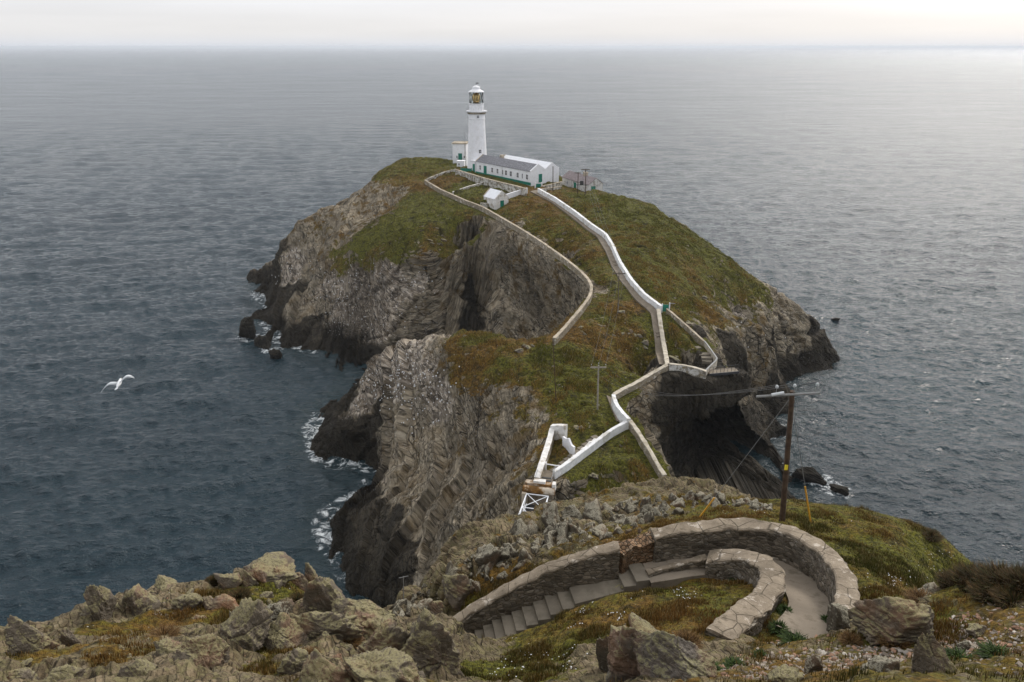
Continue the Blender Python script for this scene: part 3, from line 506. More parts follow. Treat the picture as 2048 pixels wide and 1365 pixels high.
# rows and columns fan out with distance, so far ground is not modelled finer than it can be seen
def fan(a0, a1, na, dists):
    A = np.linspace(a0, a1, na); D = np.asarray(dists)
    return A, D, (A[None, :] * D[:, None]), np.repeat(D[:, None], na, 1)
def strata_coords(x, y, z, seed, warp=1.0):
    w = (fbm(x / 38, y / 38, z / 38, 2, seed) * 4 + fbm(x / 9, y / 9, z / 9, 2, seed + 3) * 0.3) * warp
    s = 0.62 * x + 0.72 * z - 0.25 * y + w
    if warp == 1.0:                                    # the arched beds of the western face
        cx, cy, _ = at_z(835, 640, 5); f = np.exp(-((x - cx) / 17) ** 4) * np.exp(-((y - cy) / 26) ** 4)
        s = s * (1 - f) + f * (np.hypot((x - cx) * 0.75, z + 9) + 0.35 * w)
    else: return 0.80 * x + 0.18 * z + 0.50 * y + w, 0.6 * x - 0.9 * z, y - 0.4 * x
    return s, 0.72 * x - 0.62 * z + 0.3 * w, y + 0.2 * w
def blocks(x, y, seed, cell):
    """cellular bumps: border distance and a random value per cell"""
    u, v = x / cell, y / cell; iu, iv = np.floor(u).astype(np.int64), np.floor(v).astype(np.int64)
    f1 = np.full(x.shape, 9.0, np.float32); f2 = f1.copy(); rid = np.zeros(x.shape, np.float32)
    for a in (-1, 0, 1):
        for b in (-1, 0, 1):
            ci, cj = iu + a, iv + b; z0 = np.zeros_like(ci)
            px_, py_ = ci + _h(ci, cj, z0, seed), cj + _h(ci, cj, z0, seed + 1); d = np.hypot(px_ - u, py_ - v).astype(np.float32)
            n = d < f1; f2 = np.where(n, f1, np.minimum(f2, d)); rid = np.where(n, _h(ci, cj, z0, seed + 2), rid); f1 = np.where(n, d, f1)
    return f2 - f1, rid
ROWS_I = np.concatenate([np.arange(72, 84, 0.17), np.arange(84, 135, 0.075), np.arange(135, 205, 0.12), np.arange(205, 300, 0.4), np.arange(300, 335, 1.5)])
class Isle: pass
isle = Isle()
def build_island():
    A, D, X, Y = fan(-0.47, 0.53, 1000, ROWS_I)
    Z = isl.z(X, Y); gx, gy = isl.grad(X, Y)
    jx, jy = fbm(X / 9, Y / 9, o=3, s=41) * 2.6, fbm(X / 9, Y / 9, o=3, s=52) * 2.6
    P = soft_paint(ipts, X + jx, Y + jy, 4.5)
    nl = np.sqrt(gx**2 + gy**2 + 1); nx, ny, nz = -gx / nl, -gy / nl, 1 / nl
    sl = np.hypot(gx, gy)
    grass = P[:, 0].reshape(X.shape)
    # very steep ground cannot hold turf
    grass = grass - sstep(1.3, 2.4, sl) * 0.8
    rockf = np.clip(1 - grass, 0, 1); rockf = np.maximum(rockf, sstep(0.9, 1.7, sl))
    s, t1, t2 = strata_coords(X, Y, Z, 5)
    saw = lambda q: (q - np.floor(q)) ** 1.5
    lw = vnoise(t1 / 14, t2 / 14, s / 9, 66); b1, r1 = blocks(s / 1.1, (t1 + 0.6 * t2) / 2.6, 67, 1.0); b2, r2 = blocks(s / 0.5, (t1 - 0.7 * t2) / 1.1, 68, 1.0)
    m1 = np.clip(0.5 + 1.1 * vnoise(s / 9, t1 / 25, t2 / 25, 69), 0, 1.2); m2 = np.clip(0.35 + 1.2 * vnoise(X / 9, Y / 9, Z / 9, 60), 0, 1.1)
    r = (saw(s / 7.3 + 0.3 * lw) * 1.9 * m1 + saw(s / 3.1 + 0.5 * lw) * 0.45 * m2 + (r1 - 0.5) * 0.14 * m2 + (r2 - 0.5) * 0.10
         - sstep(0.07, 0.0, np.abs(vnoise(X / 12, Y / 12, Z / 17, 88))) * 1.3 - sstep(0.06, 0.0, np.abs(vnoise(X / 6, Y / 6, Z / 11, 89))) * 0.6
         + fbm(X / 11, Y / 11, Z / 14, 3, 63) * 1.3 + np.minimum(ridge(X / 5, Y / 5, Z / 8, 3, 64), 0.6) * 0.5 + np.minimum(ridge(X / 2.1, Y / 2.1, Z / 2.1, 3, 90), 0.7) * 0.30 + fbm(X / 0.9, Y / 0.9, Z / 0.9, 3, 65) * 0.17)
    d = r * rockf * 0.95 - 0.75 * rockf
    g = fbm(X / 6, Y / 6, o=2, s=70) * 0.22 + np.abs(vnoise(X / 1.9, Y / 1.5, s=71)) * 0.62 + vnoise(X / 0.7, Y / 0.7, s=72) * 0.16 + np.maximum(fbm(X / 9, Y / 5, o=3, s=73) - 0.25, 0) * 0.9
    d = d + g * (1 - rockf)
    # made ground round the walls and paths is even
    calm = np.full(X.shape, 1e9)
    near_ = (X > -45) & (X < 75)
    xs_, ys_ = X[near_], Y[near_]; cm = np.full(xs_.shape, 1e9)
    for W_ in MADE: cm = np.minimum(cm, dist_poly(xs_, ys_, W_)[0])
    calm[near_] = cm; calm = sstep(0.7, 3.2, calm); d = d * calm - 0.12 * (1 - calm)
    X2, Y2, Z2 = X + nx * d, Y + ny * d, Z + nz * d
    # the sea cave under the near corner of the island, on the side away from the open sea
    cx, cy, _ = at_z(1440, 930, 5)
    face = np.clip(1 - np.abs(X - cx - 1) / 13, 0, 1) ** 0.6 * np.clip(1 - np.maximum(Z - 3, 0) / (12.5 + 2.5 * vnoise(X / 4, Y / 4, s=80)), 0, 1) ** 0.5 * ((Y < 130) & (Y > 100) & (X > 15))
    Y2 = Y2 + face * 27
    o = np_mesh('island', np.stack([X2, Y2, Z2], -1).reshape(-1, 3), q_keep(grid_quads(len(D), len(A)), Z2.ravel(), -1.6), MAT_ISLAND)
    isle.P, isle.V, isle.sl = P.copy(), (X2, Y2, Z2), sl; isle.P[:, 0] = grass.ravel()
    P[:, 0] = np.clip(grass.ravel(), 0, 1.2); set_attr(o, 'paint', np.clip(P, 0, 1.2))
    set_attr(o, 'strata', np.stack([s, t1, t2, np.ones_like(s)], -1).reshape(-1, 4))
    tag(o, kind='structure'); return o
def q_keep(q, z, lim): return q[(z[q] > lim).any(1)]
build_island()
# ------------------------------------------------------------------ the mainland cliff the camera stands on
HEAD = [ # photo pixel, metres ahead of the camera
 (-250,1365,11.5),(0,1365,11.5),(300,1365,11.5),(600,1365,11.8),(900,1365,13.2),(1050,1365,13.5),(1200,1365,11.6),(1500,1365,10.8),(1800,1365,10.2),(2048,1365,9.6),(2300,1365,9.4),
 (100,1285,15),(300,1262,16.6),(450,1185,20),(600,1200,20),(530,1138,22.5),(420,1165,21.5),(620,1160,22),(190,1215,18.2),(60,1250,16.8),(-200,1262,16.5),(330,1180,20.5),(680,1232,19.5),(250,1320,13.5),(480,1320,14),(500,1250,17),
 (830,1195,19.4),(760,1225,18.8),(850,1260,17),(700,1290,15.8),(950,1345,14.6),(900,1290,17),
 (1050,1325,17.2),(1000,1310,18),(1150,1250,18.8),(1150,1330,15.8),(1300,1185,20),(1400,1145,21.5),(1460,1135,21.6),(1250,1220,18.8),(1400,1230,17.5),
 (1290,1300,14.3),(1430,1308,14.6),(1540,1300,14.6),(1640,1312,12.9),(1730,1255,14.4),(1850,1300,12.3),(1950,1280,12.6),
 (1100,1105,26),(1000,1135,26.5),(900,1185,25.5),(1200,1060,29),(1300,1040,29),(960,1102,34),(1040,1062,38),(1100,1052,39),(1150,1042,40),(1240,1014,42),(1400,994,42),(1480,996,39),(1560,1034,35),(1660,1032,34),(1780,1074,31),(1870,1089,30),(1950,1142,26),
 (1100,1050,33),(1050,1080,30),(1400,1020,31),(1570,1045,26),(1500,1040,25),(1700,1080,25),(1800,1100,24.5),(1850,1150,22),(1750,1180,19.6),(1760,1130,22),(2048,1148,15.2),(1960,1165,15.5),(1880,1205,15),(2000,1220,13.8),(1800,1215,16),(2250,1150,15.5),(880,1140,30),(820,1175,26)]
def path_z(px, py, z): return at_z(px, py, z)
HZ = [(930,1300,55.0),(1000,1265,55.6),(1060,1222,56.2),(1130,1188,57.0),(1200,1160,57.3),(1280,1140,57.6),(1400,1125,57.8),(1500,1122,57.9),(1560,1130,57.9),(1600,1160,58.3),(1625,1195,58.7),(1630,1230,59.1),(1600,1270,59.5),(880,1320,54.3)]
hp = [at_d(*p) for p in HEAD] + [at_z(*p) for p in HZ]
def drop(px, py, d, steps):
    x, y, z = at_d(px, py, d); n = math.hypot(x, y)
    for q, dz in steps: hp.append((x * (1 + q / n), y * (1 + q / n), z + dz))
for a in ((-200,1262,16.5),(60,1250,16.8),(190,1215,18.2),(330,1180,20.5),(420,1165,21.5),(530,1138,22.5),(620,1160,22),(680,1232,19.5),(760,1225,18.8),(830,1195,19.4)): drop(*a, [(2.0,-3.2),(6,-13),(14,-38),(24,-58)])
for a in ((880,1140,30),(960,1102,34),(1040,1062,38),(1100,1052,39),(1150,1042,40),(1240,1014,42),(1400,994,42)): drop(*a, [(2.5,-2.8),(7,-13),(16,-38),(24,-54)])
for a in ((1480,996,39),(1560,1034,35),(1660,1032,34),(1780,1074,31),(1870,1089,30),(1950,1142,26)): drop(*a, [(2.5,-2.6),(7,-12),(20,-46),(28,-58)])
for a in ((2048,1148,15.2),(2250,1150,15.5)): drop(*a, [(2,-3),(7,-13),(22,-52)])
hp += [(x, 2, 72.4 - 0.02 * abs(x)) for x in (-8,-3,0,3,8)] + [(x, 6, 68.2) for x in (-10,-4,0,4,10)] + [(x, 70, -3) for x in (-40,-20,0,20,40)] + [(-45, 40, 0), (50, 40, 0)]
head = Ground(rbf(hp, 0.03), -56, 60, 1, 74, 0.25)
head.Z = np.clip(head.Z, -4, 75)
# made ground of the zigzag path: level across, falling along it
PATH_PX = [(1600,1272,59.5),(1632,1228,59.1),(1627,1192,58.7),(1600,1158,58.3),(1556,1130,58.0),(1480,1118,57.9),(1390,1124,57.75),(1290,1138,57.6),(1170,1165,57.35)]
STEP_PX = [(1170,1165,57.35),(920,1306,54.9)]
PATH_C = [Vector(at_z(*p)) for p in PATH_PX]
STEP_L = [Vector(at_z(1290,1138,57.6)), Vector(at_z(920,1306,54.9)), Vector(at_z(860,1345,54.0))]
d_, z_ = dist_poly(head.X, head.Y, PATH_C[:-1]); w_ = 1 - sstep(0.9, 2.0, d_); head.Z = head.Z * (1 - w_) + (z_ - 0.12) * w_
d_, z_ = dist_poly(head.X, head.Y, STEP_L); w_ = 1 - sstep(0.75, 1.5, d_); head.Z = head.Z * (1 - w_) + (z_ - 0.5) * w_
head.refresh()
HPAINT = [(100,1300,'O'),(300,1250,'O'),(380,1200,'O'),(250,1330,'O'),(450,1200,'M'),(520,1180,'H'),(620,1210,'H'),(450,1290,'R'),(560,1300,'H'),(540,1340,'H'),(700,1330,'R'),(750,1260,'R'),(850,1240,'R'),(900,1330,'R'),(530,1135,'R'),(190,1200,'R'),(60,1340,'R'),(650,1180,'R'),
 (1050,1330,'M'),(1000,1340,'G'),(1100,1300,'M'),(1200,1240,'O'),(1150,1290,'M'),(1300,1200,'O'),(1400,1150,'O'),(1420,1180,'M'),(1350,1230,'O'),(1250,1300,'R'),(1350,1320,'R'),(1450,1330,'S'),(1600,1330,'S'),(1700,1300,'S'),(1800,1340,'S'),(1900,1320,'S'),(2000,1280,'S'),(1950,1240,'S'),(1850,1250,'H'),(1800,1230,'R'),(1980,1180,'H'),(1880,1190,'M'),
 (1780,1170,'M'),(1850,1130,'G'),(1800,1080,'M'),(1700,1060,'M'),(1900,1110,'M'),(1750,1120,'G'),(1650,1040,'M'),(1500,1020,'H'),(1400,1010,'H'),(1560,1030,'H'),(1300,1030,'K'),(1250,1080,'O'),(1200,1030,'J'),(1100,1060,'J'),(1050,1100,'J'),(1000,1090,'J'),(950,1120,'J'),(900,1160,'J'),(1100,1120,'K'),(1000,1160,'O'),(950,1190,'M'),(870,1210,'J'),(1150,1100,'K'),(1050,1040,'K'),(1400,980,'J'),(1000,1060,'J'),(330,1185,'R'),(265,1215,'R'),(420,1170,'R'),(600,1165,'R'),(400,1330,'R'),(480,1270,'R'),(620,1270,'R'),(690,1230,'R'),(300,1360,'R'),(120,1360,'R'),(660,1330,'R'),(780,1310,'R'),(880,1290,'R'),(20,1300,'R'),(140,1290,'J'),(350,1310,'J'),(200,1350,'J')]
CL['S'] = (.62, .75, .5, 0); CL['J'] = (.26, .75, .1, .2)
hpts = [head.hit(px, py, 6, 60)[:2] + CL[c] for (px, py, c) in HPAINT]
ROWS_H = np.concatenate([np.arange(1.5, 9, 0.25), np.arange(9, 27, 0.034), np.arange(27, 46, 0.055), np.arange(46, 72, 0.5)])
class Fine: pass
fine = Fine()
def build_headland():
    A, D, X, Y = fan(-1.02, 1.02, 1450, ROWS_H)
    Z = head.z(X, Y); gx, gy = head.grad(X, Y); sl = np.hypot(gx, gy)
    P = soft_paint(hpts, X + fbm(X / 1.6, Y / 1.6, o=3, s=141) * 0.7, Y + fbm(X / 1.6, Y / 1.6, o=3, s=152) * 0.7, 4.5)
    nl = np.sqrt(gx**2 + gy**2 + 1); nx, ny, nz = -gx / nl, -gy / nl, 1 / nl
    grass = P[:, 0].reshape(X.shape) - sstep(1.6, 2.6, sl) * 0.9
    rockf = np.clip(1 - grass, 0, 1)
    s, t1, t2 = strata_coords(X, Y, Z, 105, 0.12)
    bd, rid = blocks(X + fbm(X, Y, o=2, s=160) * 0.4, Y * 0.8 + fbm(X, Y, o=2, s=161) * 0.4, 170, 0.9); bd2, rid2 = blocks(X, Y, 175, 0.45)
    r = sstep(0.0, 0.45, bd) * rid * (0.20 + 0.16 * (X < -1.5) + 0.55 * sstep(23, 26, Y)) + sstep(0, 0.4, bd2) * rid2 * 0.16 + fbm(X / 3, Y / 3, Z / 3, 3, 163) * 0.35 + (1 - 2*np.abs(vnoise(s / 0.5, t1 / 3, t2 / 3, 164))) * 0.035 + fbm(X / .35, Y / .35, Z / .35, 3, 165) * 0.07
    g = fbm(X / 2.2, Y / 2.2, o=2, s=171) * 0.13 + np.abs(vnoise(X / 0.45, Y / 0.45, s=172)) * 0.09 + vnoise(X / 0.14, Y / 0.14, s=173) * 0.035
    pd, pz = dist_poly(X, Y, PATH_C + [Vector(at_z(920,1306,54.9)), Vector(at_z(860,1345,54.0))])
    calm = sstep(0.8, 2.2, pd)
    rockf = rockf * 0.75; d = (r * rockf + g * (1 - rockf)) * calm
    X2, Y2, Z2 = X + nx * d, Y + ny * d, Z + nz * d
    fine.A, fine.D, fine.Z = A, D, Z2
    o = np_mesh('headland', np.stack([X2, Y2, Z2], -1).reshape(-1, 3), q_keep(grid_quads(len(D), len(A)), Z2.ravel(), -1), MAT_HEAD)
    fine.P = P; fine.X2, fine.Y2 = X2, Y2; P[:, 0] = grass.ravel(); set_attr(o, 'paint', np.clip(P, 0, 1.2)); set_attr(o, 'strata', np.stack([s, t1, t2, np.ones_like(s)], -1).reshape(-1, 4))
    tag(o, kind='structure'); return o
build_headland()
# ------------------------------------------------------------------ the sea
def build_sea():
    dep = np.concatenate([np.linspace(R(60), R(46), 40, endpoint=False), np.linspace(R(46), R(0.9), 830, endpoint=False), np.geomspace(R(0.9), R(0.03), 60)])
    D = CAM_H / np.tan(dep); A, D, X, Y = fan(-1.05, 1.05, 1150, D)
    Z = np.zeros_like(X); rs = np.random.RandomState(3); gap = np.gradient(D)[:, None] * np.ones_like(X)
    for i in range(46):
        lam = 1.6 * (26 / 1.6) ** (i / 45.0); th = R(-100) + rs.normal(0, 0.50); k = 2 * math.pi / lam; amp = 0.021 * lam ** 0.50 * rs.uniform(0.6, 1.3)
        fade = np.clip(1.6 - 3.2 * np.maximum(gap, 0.002 * Y) / lam, 0, 1)
        ph = k * (X * math.cos(th) + Y * math.sin(th)) + rs.uniform(0, 6.28) + 0.9 * vnoise(X / (lam * 5), Y / (lam * 5), s=200 + i)
        Z = Z + amp * fade * (1 - 2 * np.abs(np.sin(ph / 2)) ** 1.0) if i % 3 == 0 else Z + amp * fade * np.sin(ph)
    land = np.maximum(isl.Z, 0) > 0.05; f = land.astype(float)
    def blur(m, n):
        for _ in range(n):
            m = (m + np.roll(m, 1, 0) + np.roll(m, -1, 0)) / 3; m = (m + np.roll(m, 1, 1) + np.roll(m, -1, 1)) / 3
        return m
    g = Ground.__new__(Ground); g.x0, g.y0, g.step = isl.x0, isl.y0, isl.step
    near_ = g._bl(blur(f, 14), X, Y); wide = g._bl(blur(f, 90), X, Y)
    ins = ((X > isl.x0 + 1) & (X < 138) & (Y > 67) & (Y < 348)); near_ *= ins; wide *= ins
    spots = 0
    for px, py, r, a in ((545,525,18,1.4),(520,600,14,1.1),(490,680,18,1.4),(560,720,13,.55),(615,860,11,1.15),(600,900,8,.9),(690,920,9,1.0),(640,1000,8,1.1),(630,1065,6,1.1),(650,1090,7,.5),(690,1160,7,.6),(1640,960,6,.75),(1680,690,14,.6),(1560,870,8,.7),(1662,985,5,.7),(1625,945,5,.6)):
        x, y, _ = at_z(px, py, 0); spots = spots + a * np.exp(-((X - x)**2 + (Y - y)**2) / r**2)
    for px, py in ((1640,962),(1672,980),(1560,866),(500,672),(545,700)):
        x, y, _ = at_z(px, py, 0); near_ = np.maximum(near_, 0.7 * np.exp(-((X - x)**2 + (Y - y)**2) / 10))
    foam = np.clip(np.minimum(near_ * 2.6, 1) * (0.12 * ins + spots), 0, 1)
    o = np_mesh('sea', np.stack([X, Y, Z], -1).reshape(-1, 3), grid_quads(len(D), len(A)), MAT_SEA)
    set_attr(o, 'foam', np.stack([foam, np.clip((np.log(Y) - math.log(120)) / (math.log(4000) - math.log(120)), 0, 1), np.clip(wide * 2, 0, 1), np.ones_like(X)], -1).reshape(-1, 4))
    tag(o, kind='structure')
build_sea()
# ------------------------------------------------------------------ walls, paths and steps
def resample(pts, step):
    pts = [Vector(p) for p in pts]; L = [0.0]
    for a, b in zip(pts[:-1], pts[1:]): L.append(L[-1] + (b - a).length)
    n = max(2, int(L[-1] / step) + 1); out = []
    for q in np.linspace(0, L[-1], n):
        i = min(max(int(np.searchsorted(L, q)) - 1, 0), len(pts) - 2); t = (q - L[i]) / max(1e-6, L[i+1] - L[i]); out.append(pts[i].lerp(pts[i+1], t))
    return out
def smooth_line(pts, n, keep=True):
    pts = [Vector(p) for p in pts]
    for _ in range(n):
        pts = [pts[0]] + [(a + b * 2 + c) / 4 for a, b, c in zip(pts[:-2], pts[1:-1], pts[2:])] + [pts[-1]]
    return pts
def side_vecs(pts):
    out = []
    for i in range(len(pts)):
        d = pts[min(i+1, len(pts)-1)] - pts[max(i-1, 0)]; d.z = 0; d = d.normalized() if d.length > 1e-6 else Vector((1, 0, 0)); out.append(Vector((d.y, -d.x, 0)))
    return out
def wall(name, label, cat, top_pts, thick, base_fn, mat, cap_mat=None, cap_h=0.12, over=0.04, rough=0.05, seed=0, step=0.35, batter=0.0, ragged=0.0, group=None):
    """a wall following top_pts (centre line of its top); it stands on the ground given by base_fn"""
    P = resample(top_pts, step); S = side_vecs(P); rows = 5; V = []; F = []
    n = len(P); tz = [p.z - (cap_h if cap_mat else 0) for p in P]
    if ragged:
        rg = vnoise(np.arange(n) * 0.45 + seed * 9.1, np.zeros(n), s=seed) + 0.5 * vnoise(np.arange(n) * 1.3, np.zeros(n), s=seed + 1); tz = [z - ragged * abs(float(r)) for z, r in zip(tz, rg)]
    for i, (p, s) in enumerate(zip(P, S)):
        for side in (-1, 1):
            for k in range(rows):
                f = k / (rows - 1); off = thick / 2 + batter * (1 - f); x, y = p.x + s.x * side * off, p.y + s.y * side * off
                b = base_fn(x, y) - 0.35; z = b + (tz[i] - b) * f; V.append((x, y, z))
    A = np.array(V); q = rough
    if q:
        nn = fbm(A[:, 0] / 0.6, A[:, 1] / 0.6, A[:, 2] / 0.5, 3, seed + 300); SS = np.repeat(np.array([(s.x, s.y) for s in S]), 2 * rows, 0) * np.tile(np.repeat([-1, 1], rows), n)[:, None]
        A[:, :2] += SS * (nn * q)[:, None]
    st = 2 * rows
    for i in range(n - 1):
        a, b = i * st, (i + 1) * st
        for k in range(rows - 1):
            F += [(a + k, a + k + 1, b + k + 1, b + k), (a + rows + k, b + rows + k, b + rows + k + 1, a + rows + k + 1)]
        F.append((a + rows - 1, a + 2*rows - 1, b + 2*rows - 1, b + rows - 1))
    for e in (0, (n - 1) * st):
        for k in range(rows - 1): F.append((e + k, e + rows + k, e + rows + k + 1, e + k + 1))
    m = MB(); m.v = [tuple(a) for a in A]; m.f = F; o = m.build(name, mat); tag(o, label, cat, group)
    if cap_mat:
        V = []; F = []; prof = [(-1, 0.0), (-1.0, 0.5), (-0.86, 0.9), (-0.5, 1.0), (0, 1.04), (0.5, 1.0), (0.86, 0.9), (1.0, 0.5), (1, 0.0)]; m_ = len(prof)
        for i, (p, s) in enumerate(zip(P, S)):
            for u, h in prof: V.append((p.x + s.x * u * (thick / 2 + over), p.y + s.y * u * (thick / 2 + over), p.z - cap_h * 0.97 + h * cap_h))
        A = np.array(V); nn = fbm(A[:, 0] / 0.5, A[:, 1] / 0.5, A[:, 2] / 0.5, 3, seed + 310); A[:, 2] += nn * cap_h * 0.22; 
        SS = np.repeat(np.array([(s.x, s.y) for s in S]), m_, 0) * np.tile([u for u, h in prof], n)[:, None]; A[:, :2] += SS * (fbm(A[:, 0] / 0.3, A[:, 1] / 0.3, A[:, 2], 3, seed + 320) * min(0.06, rough) * 1.2)[:, None]
        for i in range(n - 1):
            for k in range(m_): F.append((i*m_ + k, (i+1)*m_ + k, (i+1)*m_ + (k+1) % m_, i*m_ + (k+1) % m_))
        F += [tuple(range(m_)), tuple(range((n-1)*m_, n*m_))[::-1]]
        c = MB(); c.v = [tuple(a) for a in A]; c.f = F; c.build('coping', cap_mat, o)
    return o
IZ = lambda x, y: isl.z(x, y)
HZF = lambda x, y: head.z(x, y)
def isl_wall(name, label, cat, px, h, thick, mat, cap=None, seed=0, sm=2, **k):
    P = on_isl(px, h); Q = resample(P, 1.2); Q = smooth_line(Q, sm)
    return wall(name, label, cat, Q, thick, IZ, mat, cap, seed=seed, step=0.6, **k)
isl_wall('boundary_wall', 'long tan boundary wall winding from the garden corner down along the cove edge', 'wall', GARDEN_PX, 1.25, 0.55, STONE_WHITE, COPING2, 1, cap_h=0.10, rough=0.06)
isl_wall('rubble_wall', 'low rubble wall behind the walled garden below the white block', 'wall', [(852,359),(872,350),(892,343),(912,338)], 1.0, 0.5, STONE_FAR, None, 2, rough=0.08)
isl_wall('retaining_wall', 'tall stone retaining wall below the long white house', 'wall', [(912,339),(936,346),(965,355),(1000,364),(1030,371),(1052,377)], 2.3, 0.6, STONE_FAR, COPING2, 3, cap_h=0.1, rough=0.07)
isl_wall('garden_wall', 'thin low wall dividing the walled garden in two', 'wall', [(905,384),(935,373),(978,362)], 0.9, 0.4, STONE_FAR, WHITE_WORN, 4, cap_h=0.08)
isl_wall('white_wall', 'short smooth white wall between the small hut and the path gate', 'wall', [(1012,389),(1034,382),(1054,376)], 1.6, 0.45, WHITE, None, 5, rough=0.01)
isl_wall('white_wall', 'long bright white wall snaking from the house down beside the path', 'wall', PATHWALL_PX, 1.35, 0.6, WALLWHITE, None, 6, cap_h=0.12, rough=0.07)
isl_wall('white_wall', 'straight flaking white wall right of the lower path', 'wall', LOWER_PX, 1.0, 0.7, STONE_WHITE, TAN_WORN, 7, cap_h=0.14, rough=0.04)
isl_wall('stone_wall', 'worn stone wall slanting along the cliff edge above the dark cave', 'wall', EDGE_PX, 1.0, 0.65, STONE_WHITE, TAN_WORN, 8, cap_h=0.12, rough=0.05)
isl_wall('white_wall', 'short curved bright white wall at the bend above the cave', 'wall', BEND_PX, 1.6, 0.55, WALLWHITE, None, 9, rough=0.06, sm=3)
isl_wall('stone_wall', 'mottled stone wall ending in a free edge right of the lowest grass', 'wall', TAIL_PX, 1.25, 0.55, STONE_WHITE, TAN_WORN, 10, cap_h=0.12, rough=0.06)
isl_wall('parapet', 'white parapet running down the right side of the lower island steps', 'wall', PARAPET_PX, 1.15, 0.5, WALLWHITE, WALLWHITE, 11, cap_h=0.12, rough=0.03)
isl_wall('ruined_wall', 'broken white wall on the left side of the lower island steps', 'wall', [(1207,866),(1190,875),(1172,889),(1150,907),(1138,918)], 0.95, 0.3, WHITE_WORN, None, 12, rough=0.05, ragged=0.5)
isl_wall('white_wall', 'sloping white wall of the roofless ruin above the bridge', 'wall', [(1105,856),(1097,885),(1088,912),(1078,942),(1074,955)], 1.7, 0.75, STONE_WHITE, WHITE_WORN, 13, cap_h=0.10, rough=0.03)
isl_wall('ruined_wall', 'white back wall of the roofless ruin above the bridge', 'wall', [(1103,849),(1118,849),(1133,850)], 2.3, 0.7, WHITE_WORN, None, 14, rough=0.05, ragged=0.15)
isl_wall('ruined_wall', 'jagged white wall fragment right of the roofless ruin', 'wall', [(1127,866),(1138,874),(1149,888)], 2.0, 0.3, WHITE, None, 15, rough=0.04, ragged=0.8)
isl_wall('stone_wall', 'dry stone wall closing the cliff edge left of the iron platform', 'wall', CLOSE_PX, 1.2, 0.55, STONE_FAR, TAN_WORN, 16, cap_h=0.10, rough=0.08)
isl_wall('stone_wall', 'thin tan wall dropping from the green gate along the right cliff edge', 'wall', GATEWALL_PX, 0.9, 0.4, STONE_WHITE, COPING2, 17, cap_h=0.08)
isl_wall('terrace_wall', 'pale thin wall with a rail round the old stepped terrace', 'wall', TERRACE_PX, 0.9, 0.22, TAN_WORN, GREY_ARM, 18, cap_h=0.07, rough=0.01, sm=0)
isl_wall('enclosure_wall', 'grey enclosure wall between the white house and the stone cottage', 'wall', [(1083,372),(1100,369),(1124,363)], 1.4, 0.5, STONE_FAR, COPING2, 19, cap_h=0.08)
isl_wall('enclosure_wall', 'low grey wall in front of the stone cottage yard', 'wall', [(1080,378),(1100,376),(1122,373)], 1.0, 0.45, STONE_FAR, COPING2, 20, cap_h=0.08)
def strip(name, px_left, px_right, mat, lift=0.08):
    A = [Vector(p) for p in on_isl(px_left)]; B = [Vector(p) for p in on_isl(px_right)]
    A, B = smooth_line(resample(A, 1.0), 2), resample(B, 1.0); n = min(len(A), len(B)) * 2
    A = [Vector(v) for v in resample(A, sum((a-b).length for a, b in zip(A, A[1:])) / (n + 0.5))][:n]; B = resample(B, sum((a-b).length for a, b in zip(B, B[1:])) / (n + 0.5))[:n]
    n = min(len(A), len(B)); V = []; F = []
    for a, b in zip(A[:n], B[:n]):
        za = max(IZ(a.x, a.y), IZ((a.x+b.x)/2, (a.y+b.y)/2), IZ(b.x, b.y) - 0.2) + lift
        V += [(a.x, a.y, za - 0.9), (a.x, a.y, za), (b.x, b.y, za), (b.x, b.y, za - 0.9)]
    for i in range(n - 1):
        for k in range(3): F.append((4*i + k, 4*i + 4 + k, 4*i + 5 + k, 4*i + 1 + k))
    m = MB(); m.v = V; m.f = F; o = m.build(name, mat); tag(o, kind='structure'); return o
strip('path', PATH_L, PATH_R, CONCRETE, 0.14)
strip('path', [(1213,792),(1224,822),(1236,848)], [(1229,800),(1240,824),(1258,850)], CONCRETE, 0.14)
def isl_steps(name, label, rows, mat, group=None):
    """rows: photo pixels of the left and right end of each tread"""
    o = None; 
    for i, (l, r) in enumerate(rows):
        a, b = [Vector(p) for p in on_isl([l, r])]; z = max(a.z, b.z) + 0.12; d = (b - a); d.z = 0; d.normalize(); w = Vector((-d.y, d.x, 0)) * 0.5
        vs = [(*(p + s)[:2], zz) for zz in (z - 0.8, z) for p, s in ((a, -w), (b, -w), (b, w), (a, w))]
        if o is None:
            c = (a + b) / 2; o = empty(name, (c.x, c.y, c.z)); tag(o, label, 'steps', group); bpy.context.view_layer.update()
        m = MB().add([tuple(Vector(v) - o.location) for v in vs], [(0,3,2,1),(4,5,6,7),(0,1,5,4),(1,2,6,5),(2,3,7,6),(3,0,4,7)]); m.build('tread', mat, o)
    return o
isl_steps('stone_steps', 'weathered grey steps between the white parapet and broken wall above the bridge', [((1186 - 9.2*i, 873 + 7.4*i), (1203 - 9.4*i, 886 + 6.7*i)) for i in range(10)], STEP_C)
isl_steps('stone_steps', 'old sunken stone slabs on the grassy terrace near the cliff platform', [((1378,698),(1400,696)),((1396,712),(1420,708)),((1402,720),(1424,716)),((1404,727),(1424,724))], STEP_C)
isl_steps('path_steps', 'pair of dark steps across the upper path beside the white wall', [((1225,525),(1238,522)),((1228,532),(1241,529))], CONCRETE)
isl_steps('path_steps', 'pair of steps across the lower straight path', [((1311,666),(1320,664)),((1312,673),(1321,671))], CONCRETE)
